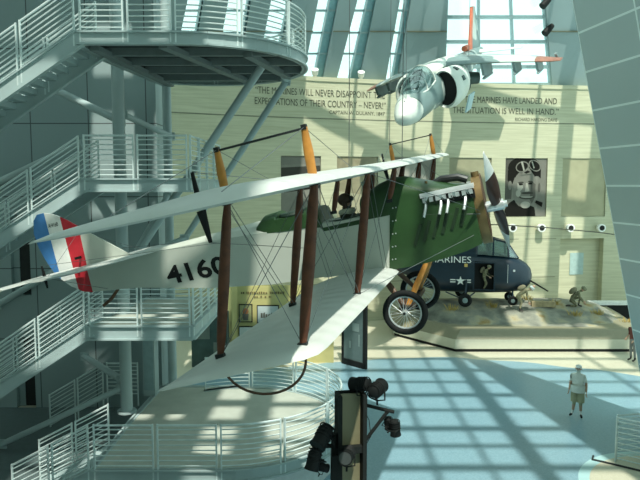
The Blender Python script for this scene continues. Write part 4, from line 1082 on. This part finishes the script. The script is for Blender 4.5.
rh = MB().cyl((-2.95, 0, 3.85), (-2.95, 0, 4.02), .26, 16).build('rotor_hub', M_darkmetal, he)
for a in (-6, 114, 234):
    d = V((math.cos(math.radians(a)), math.sin(math.radians(a)), 0)); pd_ = V((-d.y, d.x, 0)); o0 = V((-2.95, 0, 3.94)); rg = []
    for r, z in ((.3, 0), (1.2, .0), (3.5, -.1), (5.8, -.28), (8.0, -.55)): rg.append([o0 + d * r + Z3 * (z + dz__) + pd_ * c for c, dz__ in ((.2, 0), (.1, .03), (-.2, 0), (.1, -.02))] if r > .5 else [o0 + d * r + pd_ * c + Z3 * dz__ for c, dz__ in ((.06, 0), (0, .05), (-.06, 0), (0, -.05))])
    MB().loft(rg).build('rotor_blade', M_darkmetal, he, 40)
MB().prism([V((-10.6, -.05, 2.4)), V((-11.5, -.05, 3.6)), V((-12.0, -.05, 3.6)), V((-11.7, -.05, 2.2))], (0, .1, 0)).build('tail_fin', M_navy, he, smooth=0)
MB().cyl((-11.8, -.05, 3.5), (-11.8, .25, 3.5), .08, 10).bar((-11.8, .28, 2.2), (-11.8, .28, 4.8), .12, .04, X3).build('tail_rotor', M_darkmetal, he)
# undercarriage
for name, x, y in (('nose_wheel', -.95, -.62), ('nose_wheel', -.95, .62), ('main_wheel', -3.3, -1.35), ('main_wheel', -3.3, 1.35)):
    r = .24 if name[0] == 'n' else .33
    w = MB().ring((x, y, r), Y3, r * .66, r * .36, 24, 10).build(name, M_black, he, 60)
    MB().cyl((x, y - .09, r), (x, y + .09, r), r * .4, 14).build('hub', M_jgrey, w)
    s = 1 if y > 0 else -1; mb = MB()
    if name[0] == 'n': mb.tube([(x, y * .92, r), (x, y * .8, .8)], .04, 8).tube([(x, y, r), (x, y * .85, r)], .03, 8)
    else:
        mb.tube([(x, y, r), (x + .1, .8 * s, 1.3)], .05, 8).tube([(x, y, r), (x + .5, .75 * s, .62)], .035, 8).tube([(x, y, r), (x - .9, .75 * s, .62)], .035, 8)
    mb.build('wheel_strut', M_navy, he)
# lettering, star and bars, small yellow door notice
M_let = mat('white_lettering', (.75, .78, .74), .6)
tv, tf = text_verts('MARINES', .50); tw = max(v.x for v in tv)
MB().add([V((-5.05 + v.x / tw * 2.05, -.862 + .10 * max(0, v.y - .0) , 2.10 + v.y * .9 - .0 * v.x)) for v in tv], tf).build('lettering', M_let, hb, smooth=0)
mb = MB(); sc_ = V((-3.5, -.868, 1.20))
pts = [sc_ + V(((.24 if k % 2 == 0 else .095) * math.sin(PI * k / 5), 0, (.24 if k % 2 == 0 else .095) * math.cos(PI * k / 5))) for k in range(10)]
mb.add(pts + [sc_], [(k, (k + 1) % 10, 10) for k in range(10)])
for s in (-1, 1):
    for dz2 in (-.055, .055): mb.box(sc_ + V((s * .37, 0, dz2)), (.26, .004, .05))
mb.build('star_insignia', M_let, hb, smooth=0)
MB().box((-3.25, -.858, 1.98), (.16, .006, .16)).build('yellow_notice', mat('notice_yellow', (.6, .42, .12), .6), hb, smooth=0)
MB().box((-1.25, -.835, 1.6), (.02, .02, .9)).box((-.95, -.80, 1.75), (.1, .02, .1)).build('door_handle', M_steel, hb, smooth=0)
MB().tube([(-.15, -.3, 1.25), (.35, -.35, .95), (.75, -.4, .72)], [.04, .04, .03], 8).build('nose_probe', M_blackpaint, he)

# ---- marines of the diorama
M_khaki = mat('khaki_cloth', (.34, .31, .19), .9, var=.2, scale=14); M_camo = mat('camouflage_cloth', (.17, .17, .10), .9, var=.55, scale=16); M_boot = mat('dark_boots', (.03, .025, .02), .6); M_helm = mat('pale_helmet', (.55, .62, .60), .6); M_camoh = mat('camouflage_helmet', (.24, .25, .16), .9, var=.5, scale=16)
M_pack = mat('field_pack', (.20, .19, .12), .9, var=.2)
def pack(root, J, up, fw, lf):
    c = (J['chest'] + J['waist']) / 2; b = (J['chest'] - J['waist']).normalized(); bw = lf.cross(b).normalized()
    MB().ell(c - bw * .22 + b * .05, (.13, .17, .22), frame_rot(b, bw, lf), 12, 8).build('pack', M_pack, root)
def hw(o, p): # heli local to world
    return Matrix.Translation((HL.x, HL.y, hg)) @ Matrix.Rotation(math.radians(-9), 4, 'Z') @ V(p)
J = stand_pose(); J['chest'] += V((.10, 0, -.06)); J['neck'] += V((.2, 0, -.1)); J['jaw'] += V((.25, 0, -.13)); J['head'] += V((.28, 0, -.13)); J['top'] += V((.29, 0, -.13))
for s in 'lr': J['sh' + s] += V((.11, 0, -.06)); J['el' + s] += V((.2, 0, -.04)); J['wr' + s] += V((.35, 0, .08))
J['knr'] += V((.18, 0, .02)); J['anr'] += V((-.02, 0, 0)); J['tor'] += V((-.02, 0, 0)); J['knl'] += V((.05, 0, 0))
p = hw(he, (-2.35, -.66, .66))
figure('person', 'marine in camouflage stooping in the open doorway of the navy helicopter', (p.x, p.y, p.z + .02), math.radians(-30), J, (M_camo, M_camo, M_camo, M_boot, M_skin), .80, hat=hat_helmet(M_camoh), parts=pack)
# bending marine by the nose
J = stand_pose()
def lean(J, ang, drop=0):
    piv = J['pelvis'].copy(); Rm = Matrix.Rotation(ang, 3, 'Y')
    for k in ('waist', 'chest', 'neck', 'jaw', 'head', 'top', 'shl', 'shr', 'ell', 'elr', 'wrl', 'wrr'): J[k] = piv + Rm @ (J[k] - piv)
lean(J, math.radians(62)); dr = V((-.12, 0, -.12))
for k in J:
    if not k[:2] in ('kn', 'an', 'to'): J[k] = J[k] + dr
for s in 'lr': J['kn' + s] += V((.06, 0, 0))
for s, sg in (('l', 1), ('r', -1)): J['el' + s] = J['sh' + s] + V((.05, .04 * sg, -.28)); J['wr' + s] = J['el' + s] + V((.08, -.02 * sg, -.24))
p = at(520, 303, 29.9); g = ground(p.x, p.y)
figure('person', 'marine in pale khaki bending forward beneath the nose of the helicopter', (p.x, p.y, g - .01), math.radians(-15), J, (M_khaki, M_khaki, M_khaki, M_boot, M_skin), 1.0, hat=hat_helmet(M_helm), parts=pack)
# crouching marine on the ridge
J = stand_pose(); J['pelvis'] = V((-.12, 0, .42))
base_ = stand_pose()
for k in ('waist', 'chest', 'neck', 'jaw', 'head', 'top', 'shl', 'shr', 'ell', 'elr', 'wrl', 'wrr'): J[k] = base_[k] - base_['pelvis'] + J['pelvis']
lean(J, math.radians(48))
J['head'] = J['jaw'] + V((.07, 0, .07)); J['top'] = J['head'] + V((.03, 0, .07))
J['hil'] = V((-.10, .1, .38)); J['knl'] = V((.30, .14, .46)); J['anl'] = V((.22, .14, .08)); J['tol'] = V((.40, .15, .04))
J['hir'] = V((-.10, -.1, .38)); J['knr'] = V((.18, -.13, .08)); J['anr'] = V((-.24, -.13, .09)); J['tor'] = V((-.34, -.13, .05))
for s, sg in (('l', 1), ('r', -1)): J['el' + s] = J['sh' + s] + V((.08, .05 * sg, -.26)); J['wr' + s] = J['el' + s] + V((.15, -.04 * sg, -.17))
p = at(573, 312, 30.6); g = ground(p.x, p.y)
figure('person', 'soldier in mottled camouflage crouching on one knee on the rocky ridge', (p.x, p.y, g - .01), math.radians(-22), J, (M_camo, M_camo, M_camo, M_boot, M_skin), 1.05, hat=hat_helmet(M_camoh), parts=pack)
p = at(543, 306, 30.6); g = ground(p.x, p.y)
mb = MB().box((0, 0, .13), (1.15, .32, .26)); 
for x in (-.45, 0, .45): mb.box((x, 0, .13), (.06, .35, .29))
o = mb.build('wooden_box', mat('box_wood', (.40, .33, .19), .8, var=.2), None, 0); o.location = (p.x, p.y, g - .02); o.rotation_euler = (0, 0, -.12)
tag(o, 'long low wooden box lying on the rocky ground right of the bending marine', 'box')
J = stand_pose(); J['wrl'] = V((.2, .2, .95)); J['wrr'] = V((.2, -.18, 1.0))
p = gz(632.5, 361, 0)
figure('person', 'visitor in dark red top half hidden behind the leaning metal wall', (p.x, p.y, 0), math.radians(200), J, (mat('dark_red_cloth', (.16, .05, .04), .9), M_skin, mat('denim', (.22, .24, .24), .9), M_boot, M_skin), 1.0, hat=lambda r, hd, up, fw, lf: MB().ell(hd + up * .03 - fw * .02, (.11, .105, .1), frame_rot(up, fw, lf)).build('hair', M_leather, r))
# the visitor out on the floor
J = stand_pose(); J['tol'] += V((0, .05, 0)); J['anr'] += V((.02, -.04, 0)); J['tor'] = V((.13, -.22, .04)); J['hir'] += V((0, -.01, 0))
rad = {'waist': (.185, .175), 'pelvis': (.175, .155), 'chest': (.19, .155), 'hil': .11, 'hir': .11}
M_shirt = mat('pale_shirt', (.74, .78, .71), .9, var=.06, scale=10); M_shorts = mat('khaki_shorts', (.38, .38, .24), .9)
p = gz(577, 416.5, 0)
def vis_parts(root, J, up, fw, lf):
    mb = MB()                                                      # loose shirt hem and short sleeves
    mb.loft([[V((.01 + r * math.cos(2 * PI * k / 18), r * 1.12 * math.sin(2 * PI * k / 18), z)) for k in range(18)] for z, r in ((.86, .205), (.98, .21), (1.1, .205))], cap=False); mb.build('shirt_hem', M_shirt, root)
    mb = MB()
    for s in 'lr': a, b = J['hi' + s], J['kn' + s]; mb.tube([a.lerp(b, .05), a.lerp(b, .55), a.lerp(b, .92)], [.125, .125, .12], 12)
    mb.build('shorts', M_shorts, root)
figure('person', 'visitor in pale shirt, khaki shorts and white cap walking on the blue floor', (p.x, p.y, 0), math.radians(-125), J, (M_shirt, M_skin, M_shorts, M_blackpaint, M_skin), .985, rad, hat=hat_cap(M_white), short=True, parts=vis_parts)
# ================================================================== SMALL THINGS OF THE HALL
# ---- portraits in the wall recesses
def board(i, name, mats, shapes, label):
    """flat print fixed in recess i; shapes = (material index, [(u,v)...]) with u,v in 0..1"""
    a, b = PANELS[i]; A, B = wxy(a + .4), wxy(b - .4); na = wnorm((a + b) / 2)[0]; tt = (B - A); W = tt.length; tt.normalize(); Hh = ZP1 - ZP0 - .06
    A = A - na * .11 + Z3 * (ZP0 + .03); mb = MB()
    mb.prism([A, A + tt * W, A + tt * W + Z3 * Hh, A + Z3 * Hh], na * .05, 0)
    for k, (mi, pts) in enumerate(shapes): mb.prism([A + na * (.05 + .0015 * k) + tt * (W * u) + Z3 * (Hh * v) for u, v in pts], na * .0015, mi)
    o = mb.build(name, mats, smooth=0); tag(o, label, 'picture', 'pictures in the wall recesses'); return o
G = lambda n, v: mat('print_' + n, (v * 1.0, v * 1.0, v * .86), .95, spec=.05, var=.05, scale=3)
def oval(cx, cy, rx, ry, a0=0, a1=360, n=20, rot=0):
    out = []
    for k in range(n + (0 if a1 - a0 == 360 else 1)):
        a = math.radians(a0 + (a1 - a0) * k / n); x, y = rx * math.cos(a), ry * math.sin(a); r = math.radians(rot)
        out.append((cx + x * math.cos(r) - y * math.sin(r), cy + x * math.sin(r) + y * math.cos(r)))
    return out
gm = [G('a', .22), G('b', .015), G('c', .06), G('d', .19), G('e', .36), G('f', .10)]
sh = [(3, [(.80, 0), (1, 0), (1, 1), (.78, 1)]), (5, [(0, .3), (.16, .3), (.2, 1), (0, 1)]),
      (1, [(0, 0), (.0, .12), (.12, .24), (.25, .30), (.72, .16), (.78, 0)]), (3, [(.76, 0), (.86, 0), (.84, .16), (.74, .12)]),
      (1, oval(.46, .84, .40, .20, 0, 360)), (1, [(.06, .80), (.06, .62), (.18, .56), (.24, .70), (.80, .70), (.86, .66), (.86, .82)]),
      (3, oval(.48, .48, .30, .33, rot=-8)), (4, [(.30, .58), (.40, .60), (.44, .50), (.38, .44), (.30, .47)]), (5, [(.62, .62), (.74, .56), (.74, .34), (.66, .22), (.60, .30), (.62, .45)]),
      (3, oval(.12, .54, .045, .08)), (5, oval(.83, .50, .03, .08)), (2, oval(.38, .585, .07, .018, rot=4)), (2, oval(.62, .60, .065, .018, rot=-6)), (1, oval(.38, .555, .05, .016)), (1, oval(.61, .57, .05, .016)),
      (4, [(.50, .58), (.54, .58), (.59, .45), (.55, .42), (.48, .43)]), (2, oval(.55, .415, .08, .015)), (2, oval(.53, .345, .19, .05, 180, 360)), (4, oval(.53, .345, .15, .022, 180, 360)), (2, oval(.54, .405, .15, .02)), (4, oval(.50, .20, .12, .06)), (4, oval(.32, .40, .06, .06)),
      (3, oval(.40, .86, .16, .095, rot=8)), (1, oval(.40, .86, .135, .075, rot=8)), (3, oval(.70, .88, .155, .095, rot=-18)), (1, oval(.70, .88, .13, .075, rot=-18)), (4, [(.36, .95), (.41, .95), (.46, .80), (.43, .79)]), (4, [(.62, .95), (.65, .95), (.70, .84), (.67, .83)]), (3, [(.50, .83), (.56, .85), (.66, .74), (.36, .72)]), (1, [(.53, .80), (.60, .77), (.50, .74), (.44, .76)]), (1, [(.73, .24), (.90, .16), (.92, .24), (.76, .28)])]
board(4, 'portrait_print', gm, sh, 'black and white portrait of a smiling airman with goggles on his cap')
sh = [(5, [(0, 0), (1, 0), (1, .4), (0, .45)]), (4, oval(.52, .62, .30, .34)), (3, [(.25, .52), (.80, .52), (.74, .28), (.34, .28)]), (5, oval(.52, .46, .22, .05)), (4, oval(.50, .24, .26, .15)), (3, [(.2, .0), (.85, .0), (.75, .16), (.3, .16)])]
board(2, 'portrait_print', gm, sh, 'faded portrait of a person in a pale helmet just above the biplane cockpit')
sh = [(2, [(0, .55), (1, .62), (1, .86), (0, .82)]), (1, [(0, .42), (1, .50), (1, .60), (0, .52)]), (3, [(0, .86), (1, .9), (1, 1), (0, 1)])]
board(0, 'landscape_print', gm, sh, 'dark landscape photograph behind the nearer amber king post of the biplane')
bm_ = [mat('print_tan', (.30, .27, .17), .6, var=.2, scale=2), mat('print_tan2', (.38, .36, .24), .6)]
board(1, 'plain_print', bm_, [(1, [(0, .0), (1, .0), (1, .35), (0, .45)])], 'plain brown print in the second recess from the left')
board(3, 'plain_print', [mat('print_stone', (.31, .30, .19), .6, var=.12, scale=1.5), bm_[1]], [(1, [(0, 0), (1, 0), (1, .2), (0, .2)])], 'plain sand coloured print between the biplane propeller and the wing tip')
board(5, 'plain_print', [mat('print_stone2', (.36, .35, .22), .6, var=.10, scale=1.5), bm_[1]], [(0, [(0, 0), (1, 0), (1, .2), (0, .2)])], 'plain sand coloured print at the right end of the row, beside the metal wall')
# ---- small round uplights under the pictures
for k, px in enumerate((511, 540, 569, 600, 484)):
    n, t = wnorm(px); c = wxy(px) + Z3 * (at(px, 227.5, wall_d(px)).z)
    r = empty('wall_spotlight', ['white wall spotlight under the left side of the airman portrait', 'white wall spotlight under the right side of the airman portrait', 'white wall spotlight under the left side of the last plain recess', 'white wall spotlight under the right side of the last plain recess', 'white wall spotlight close behind the biplane propeller'][k], 'spotlight', c, None, 'wall spotlights under the pictures')
    MB().cyl((0, 0, 0), n * .10, .06, 10).tube([n * .10, n * .16, n * .42], [.16, .22, .24], 18).build('housing', M_white, r)
    MB().cyl(n * .40, n * .44, .15, 16).build('lens', M_void, r)
n, t = wnorm(583); c = wxy(583) - n * .44 + Z3 * 2.9
tag(MB().prism([c - t * .42 - Z3 * .65, c + t * .42 - Z3 * .65, c + t * .42 + Z3 * .65, c - t * .42 + Z3 * .65], n * .04).build('wall_plaque', mat('plaque_blue', (.38, .52, .50), .5), smooth=0), 'pale blue plaque in the tall alcove behind the crouching soldier', 'plaque')
# little lamps on the wall head and on the window jamb
for k, (px, py) in enumerate(((361, 78), (315, 76), (404, 79))):
    c = at(px, py + 5, wall_d(px) + .25); c.z = ZTOP
    r = empty('ledge_lamp', ['small white lamp on the wall head, below the middle strip window', 'small white lamp on the wall head beside the round top balcony', 'small white lamp on the wall head above the jet nose'][k], 'lamp', c, None, 'lamps on the wall head')
    MB().cyl((0, 0, 0), (0, 0, .18), .09, 10).build('bracket', M_white, r); MB().tube([(0, .05, .2), (0, -.12, .42)], [.16, .2], 12).build('lamp_head', M_white, r)
for k, (px, py) in enumerate(((543.5, 4), (544.5, 31))):
    c = cpt(552, 542, (84 - py) / 124 - .0, -.02)
    r = empty('floodlight', ['black floodlight on the window jamb at the very top of the big window', 'black floodlight on the window jamb above the jet wing tip'][k], 'floodlight', c, None, 'floodlights on the window jamb')
    MB().bar((0, 0, 0), (-.15, -.35, -.05), .08, .08).build('arm', M_blackpaint, r, smooth=0)
    MB().tube([(.12, -.35, .22), (-.1, -.4, 0), (-.35, -.45, -.26)], [.13, .19, .21], 12).build('lamp_head', M_blackpaint, r)
# ---- yellow exhibit screen behind the lower wing
M_yel = mat('yellow_screen', (.50, .46, .19), .7, var=.06, scale=2)
d = 26.0; xA_, xB_ = at(226, 185, d).x, at(334, 185, d).x; zT = at(270, 286, d).z
ex = empty('exhibit_screen', 'tall yellow exhibit screen with framed pictures behind the lower biplane wing', 'exhibit screen', ((xA_ + xB_) / 2, d, 0)); cx_ = (xA_ + xB_) / 2
mb = MB(); W = xB_ - xA_
mb.prism([(-W / 2, 0, 0), (-W / 2 + .2, -.2, 0), (-W / 2 + .42, 0, 0), (W / 2, 0, 0), (W / 2, .3, 0), (-W / 2, .3, 0)], (0, 0, zT)); mb.build('screen', M_yel, ex, smooth=0)
def exl(px, py): p = at(px, py, d); return V((p.x - cx_, -.01, p.z))
for (x0_, y0_, x1_, y1_), m, nm in (((239, 304, 252.5, 322), 'a', 'framed_picture'), ((257, 305, 279, 323), 'b', 'framed_picture'), ((239, 326, 253, 345), 'c', 'framed_picture')):
    a, b = exl(x0_, y1_), exl(x1_, y0_); mb = MB(); cc_ = (a + b) / 2; sz = b - a
    mb.box(cc_ + V((0, -.02, 0)), (sz.x, .05, sz.z), mi=0); mb.box(cc_ + V((0, -.05, 0)), (sz.x - .08, .02, sz.z - .08), mi=1)
    if m == 'a':
        mb.ell(cc_ + V((0, -.06, .08)), (.13, .01, .14), mi=2); mb.prism([cc_ + V((x, -.062, z)) for x, z in ((-.1, -.3), (.1, -.3), (.14, -.02), (-.14, -.02))], (0, -.006, 0), 3)
    if m == 'b':
        for q in range(7): mb.prism([cc_ + V((-.3 + .1 * q, -.061, -.15)), cc_ + V((-.22 + .1 * q, -.061, -.15)), cc_ + V((-.22 + .1 * q, -.061, .05 + .05 * math.sin(q * 2))), cc_ + V((-.3 + .1 * q, -.061, .02 + .04 * math.cos(q)))], (0, -.006, 0), 3)
    mb.build(nm, [M_blackpaint, [mat('pic_olive', (.30, .30, .14), .6), mat('pic_grey', (.45, .52, .52), .6), mat('pic_white', (.60, .66, .64), .6)]['abc'.index(m)], mat('pic_rust', (.30, .12, .05), .6), mat('pic_dark', (.10, .10, .08), .6)], ex, smooth=0)
mb = MB(); random.seed(3)                                          # two worn lines of dark title lettering, too small to read
for row, (xs_, xe_, py, hh) in enumerate(((241, 284, 293.8, .10), (254, 272, 297.6, .08))):
    a = exl(xs_, py); b = exl(xe_, py); x = a.x
    while x < b.x: 
        w_ = random.uniform(.04, .10); z_ = hh * random.uniform(.6, 1); mb.box((x + w_ / 2, -.02, a.z + z_ / 2), (w_ * .8, .02, z_)); x += w_ + (.09 if random.random() < .2 else .015)
mb.build('title_lettering', mat('title_brown', (.16, .13, .05), .7), ex, smooth=0)
# dark showcases beside the screen
o = empty('showcase', 'dark glazed showcase left of the yellow exhibit screen, behind the wing tip', 'showcase', (at(208, 185, 25.6).x, 25.6, 0))
MB().box((0, 0, 1.15), (1.5, .5, 2.3)).build('case', M_jdark, o, smooth=0); MB().box((-.3, -.27, 1.5), (.62, .04, .6)).build('picture', mat('pic_dull', (.16, .2, .18), .5), o, smooth=0); MB().box((.42, -.27, .8), (.5, .04, .5)).build('picture', mat('pic_dull', (.16, .2, .18), .5), o, smooth=0)
# free standing dark information board
d = 24.9; a, b = gz(343, 363, 0), gz(365, 369, 0)
o = empty('information_board', 'tall dark free standing information board below the front of the lower wing', 'sign', ((a.x + b.x) / 2, (a.y + b.y) / 2, 0))
ax_ = V((b.x - a.x, b.y - a.y, 0)); L_ = ax_.length; ax_.normalize(); up_ = Z3; zt = 2.75; q = lambda u, z, o_=0: ax_ * (u - .5) * L_ + Z3 * z + V((ax_.y, -ax_.x, 0)) * o_
mb = MB()
mb.bar(q(0, 0), q(0, zt), .07, .12, ax_); mb.bar(q(1, 0), q(1, zt), .12, .16, ax_); mb.bar(q(0, .12), q(1, .12), .16, .24); mb.bar(q(0, zt), q(1, zt), .12, .1); mb.build('frame', M_blackpaint, o, smooth=0)
MB().bar(q(.02, (zt + .2) / 2), q(.98, (zt + .2) / 2), .04, zt - .25).build('panel', mat('board_grey', (.10, .15, .15), .4), o, smooth=0)
nrm2 = V((ax_.y, -ax_.x, 0)) * .03
for k, (u, z, w_, h_) in enumerate(((.45, 1.5, .3, .35), (.3, .75, .1, .3), (.72, .9, .06, .5))): MB().prism([q(u, z) + nrm2, q(u + w_, z) + nrm2, q(u + w_, z + h_) + nrm2, q(u, z + h_) + nrm2], nrm2 * .2).build('picture', mat('board_pic', (.2, .27, .26), .5), o, smooth=0)
# bench by the far wall
p = at(610, 306, 34.6)
o = empty('bench', 'low dark bench against the stone wall beside the metal clad mass', 'bench', (p.x, p.y, 0))
MB().box((0, 0, .95), (2.4, .6, .16)).build('seat', M_white, o, smooth=0); MB().box((0, 0, .44), (2.3, .5, .88)).build('base', M_blackpaint, o, smooth=0)

# ---- lighting mast in front
d = 9.2; pc = at(350, 392, d)
lm = empty('lighting_mast', 'dark steel lighting mast rising at the bottom of the picture, beside the pale balcony', 'lighting mast', (pc.x, d, 0), Matrix.Rotation(.18, 3, 'Z'))
ht = pc.z
M_mast = mat('mast_paint', (.014, .017, .016), .7, spec=.15); M_mastp = mat('mast_panel', (.20, .19, .11), .55, var=.1, scale=2)
mb = MB()
for x in (-.19, .19): mb.box((x, -.05, ht / 2), (.06, .30, ht))
mb.box((0, .08, ht / 2), (.34, .04, ht)); mb.box((0, 0, .03), (.8, .8, .06)); mb.build('post', M_mast, lm, smooth=0)
MB().box((.0, -.02, ht / 2), (.30, .05, ht - .04)).build('face_panel', M_mastp, lm, smooth=0)
for z in (ht - .85, ht - 2.3): MB().box((-.02, -.12, z), (.46, .1, .1)).build('clamp', M_mast, lm, smooth=0)
MB().tube([(-.26, -.1, ht - .6), (-.30, -.1, ht * .4), (-.28, -.1, .1)], .05, 8).build('side_pipe', M_mast, lm)
mb = MB().box((-.27, -.15, ht - 1.35), (.1, .1, .9)); mb.build('bracket', M_mast, lm, smooth=0)
inv = Matrix.Rotation(-.18, 3, 'Z')
def ml(px, py, dd=d): return inv @ (at(px, py, dd) - V((pc.x, d, 0)))
a, b, c_ = ml(361, 404), ml(394, 412), ml(361, 446)
MB().tube([a, b], .028, 8).build('boom_arm', M_mast, lm); MB().tube([c_, ml(388, 411)], .028, 8).build('arm_brace', M_mast, lm)
MB().tube([ml(320, 447), ml(338, 446)], .025, 8).build('side_arm', M_mast, lm)
MB().tube([ml(363, 408), ml(369, 420), ml(371, 436), ml(364, 448)], .006, 6).build('power_cable', M_black, lm)
def stage_light(pos, aim, sc, label, yoke=True, hang=False):
    r = empty('stage_light', label, 'stage light', pos, V(aim).to_track_quat('X', 'Z').to_matrix(), 'stage lights on the mast')
    r.scale = (sc,) * 3
    MB().tube([(-.20, 0, 0), (-.18, 0, 0), (-.10, 0, 0), (.12, 0, 0), (.2, 0, 0)], [.06, .10, .125, .125, .14], 16).build('housing', M_blackpaint, r)
    mb = MB()
    for k in range(4): mb.tube([(-.16 + .06 * k + .13 * 0, .13 * math.cos(t_), .13 * math.sin(t_)) for t_ in [2 * PI * j / 14 for j in range(14)]], .012, 5, closed=True, ref=X3)
    mb.build('cooling_rib', M_blackpaint, r)
    MB().cyl((.19, 0, 0), (.205, 0, 0), .115, 16).build('lens', mat('lamp_lens', (.05, .06, .06), .1), r)
    if yoke:
        s = 1 if hang else -1
        MB().tube([(0, -.15, 0), (0, -.15, s * .18), (0, 0, s * .22), (0, .15, s * .18), (0, .15, 0)], .014, 6).cyl((0, 0, s * .2), (0, 0, s * .30), .02, 8).build('yoke', M_mast, r)
stage_light(at(360.5, 384, 9.2), (-.7, .6, -.2), .80, 'black stage light on top of the mast, left of the upper pair')
stage_light(at(377, 389, 9.1), (.45, .8, .05), .84, 'black stage light standing on the boom arm, right of the upper pair')
stage_light(at(388.5, 423, 9.3), (.1, .2, -1), .50, 'small black lamp hanging under the boom end, left of the pair', hang=False)
stage_light(at(395, 427.5, 9.2), (.1, .1, -1), .62, 'small black lamp hanging from the boom tip, right of the pair', hang=False)
stage_light(at(323, 436, 8.9), (-.4, -.6, -.5), .92, 'large black stage light left of the mast, in front of the balcony railing')
stage_light(at(314, 459, 8.8), (-.25, -.3, -.9), .80, 'black stage light lowest at the left of the mast, pointing down')
stage_light(at(347, 455, 8.85), (-.2, -.9, .1), .80, 'black stage light clamped on the front face of the mast')
stage_light(at(322, 467, 9.0), (.6, .3, -.3), .5, 'small black lamp on the lower side bracket left of the mast')

# ---- railing at the lower right corner
pa = gz(613, 461, 0); pb = pa + V((2.1, -1.55, 0))
r = empty('floor_railing', 'short steel railing at the lower right corner on the sand coloured floor ring', 'railing', (0, 0, 0))
panels(r, [pa, pb], 1, h=1.25, drop=0, nrod=8)
panels(r, [pa + V((.08, .1, 0)), pa + V((2.6, .6, 0))], 1, h=1.25, drop=0, nrod=8)
tag(MB().tube([pa + V((-.42, .28, .02)), pa + V((-.55, .05, .02)), pa + V((-.3, -.1, .02)), pa + V((1.8, -1.6, .02))], .03, 6).build('floor_trim', M_darkmetal), 'dark curved floor edging beside the lower right railing', 'edging')
SUN_E, SKY_C, SKY_S, EXPO = 4.8, (.74, 1.0, .95, 1), 1.4, 0.05
# ================================================================== CAMERA, SUN, SKY
cam = bpy.data.cameras.new('camera'); co = bpy.data.objects.new('camera', cam); COL.objects.link(co)
co.location = (0, 0, H); co.rotation_euler = (PI / 2 - CP, 0, 0)
cam.sensor_width = 36; cam.lens = 36 * F / 640; cam.clip_end = 300
sc = bpy.context.scene; sc.camera = co
sun = bpy.data.lights.new('sun', 'SUN'); sun.energy = SUN_E; sun.angle = math.radians(.8); sun.color = (1.0, .97, .86)
so = bpy.data.objects.new('sun', sun); COL.objects.link(so); so.rotation_mode = 'QUATERNION'; so.rotation_quaternion = SUN.to_track_quat('Z', 'Y'); so.location = SUN * 60
w = bpy.data.worlds.new('sky'); w.use_nodes = True; sc.world = w
bg = w.node_tree.nodes['Background']; bg.inputs['Color'].default_value = SKY_C; bg.inputs['Strength'].default_value = SKY_S
vs_ = sc.view_settings; vs_.view_transform = 'Standard'; vs_.look = 'None'; vs_.exposure = EXPO; vs_.gamma = 1; vs_.use_curve_mapping = False
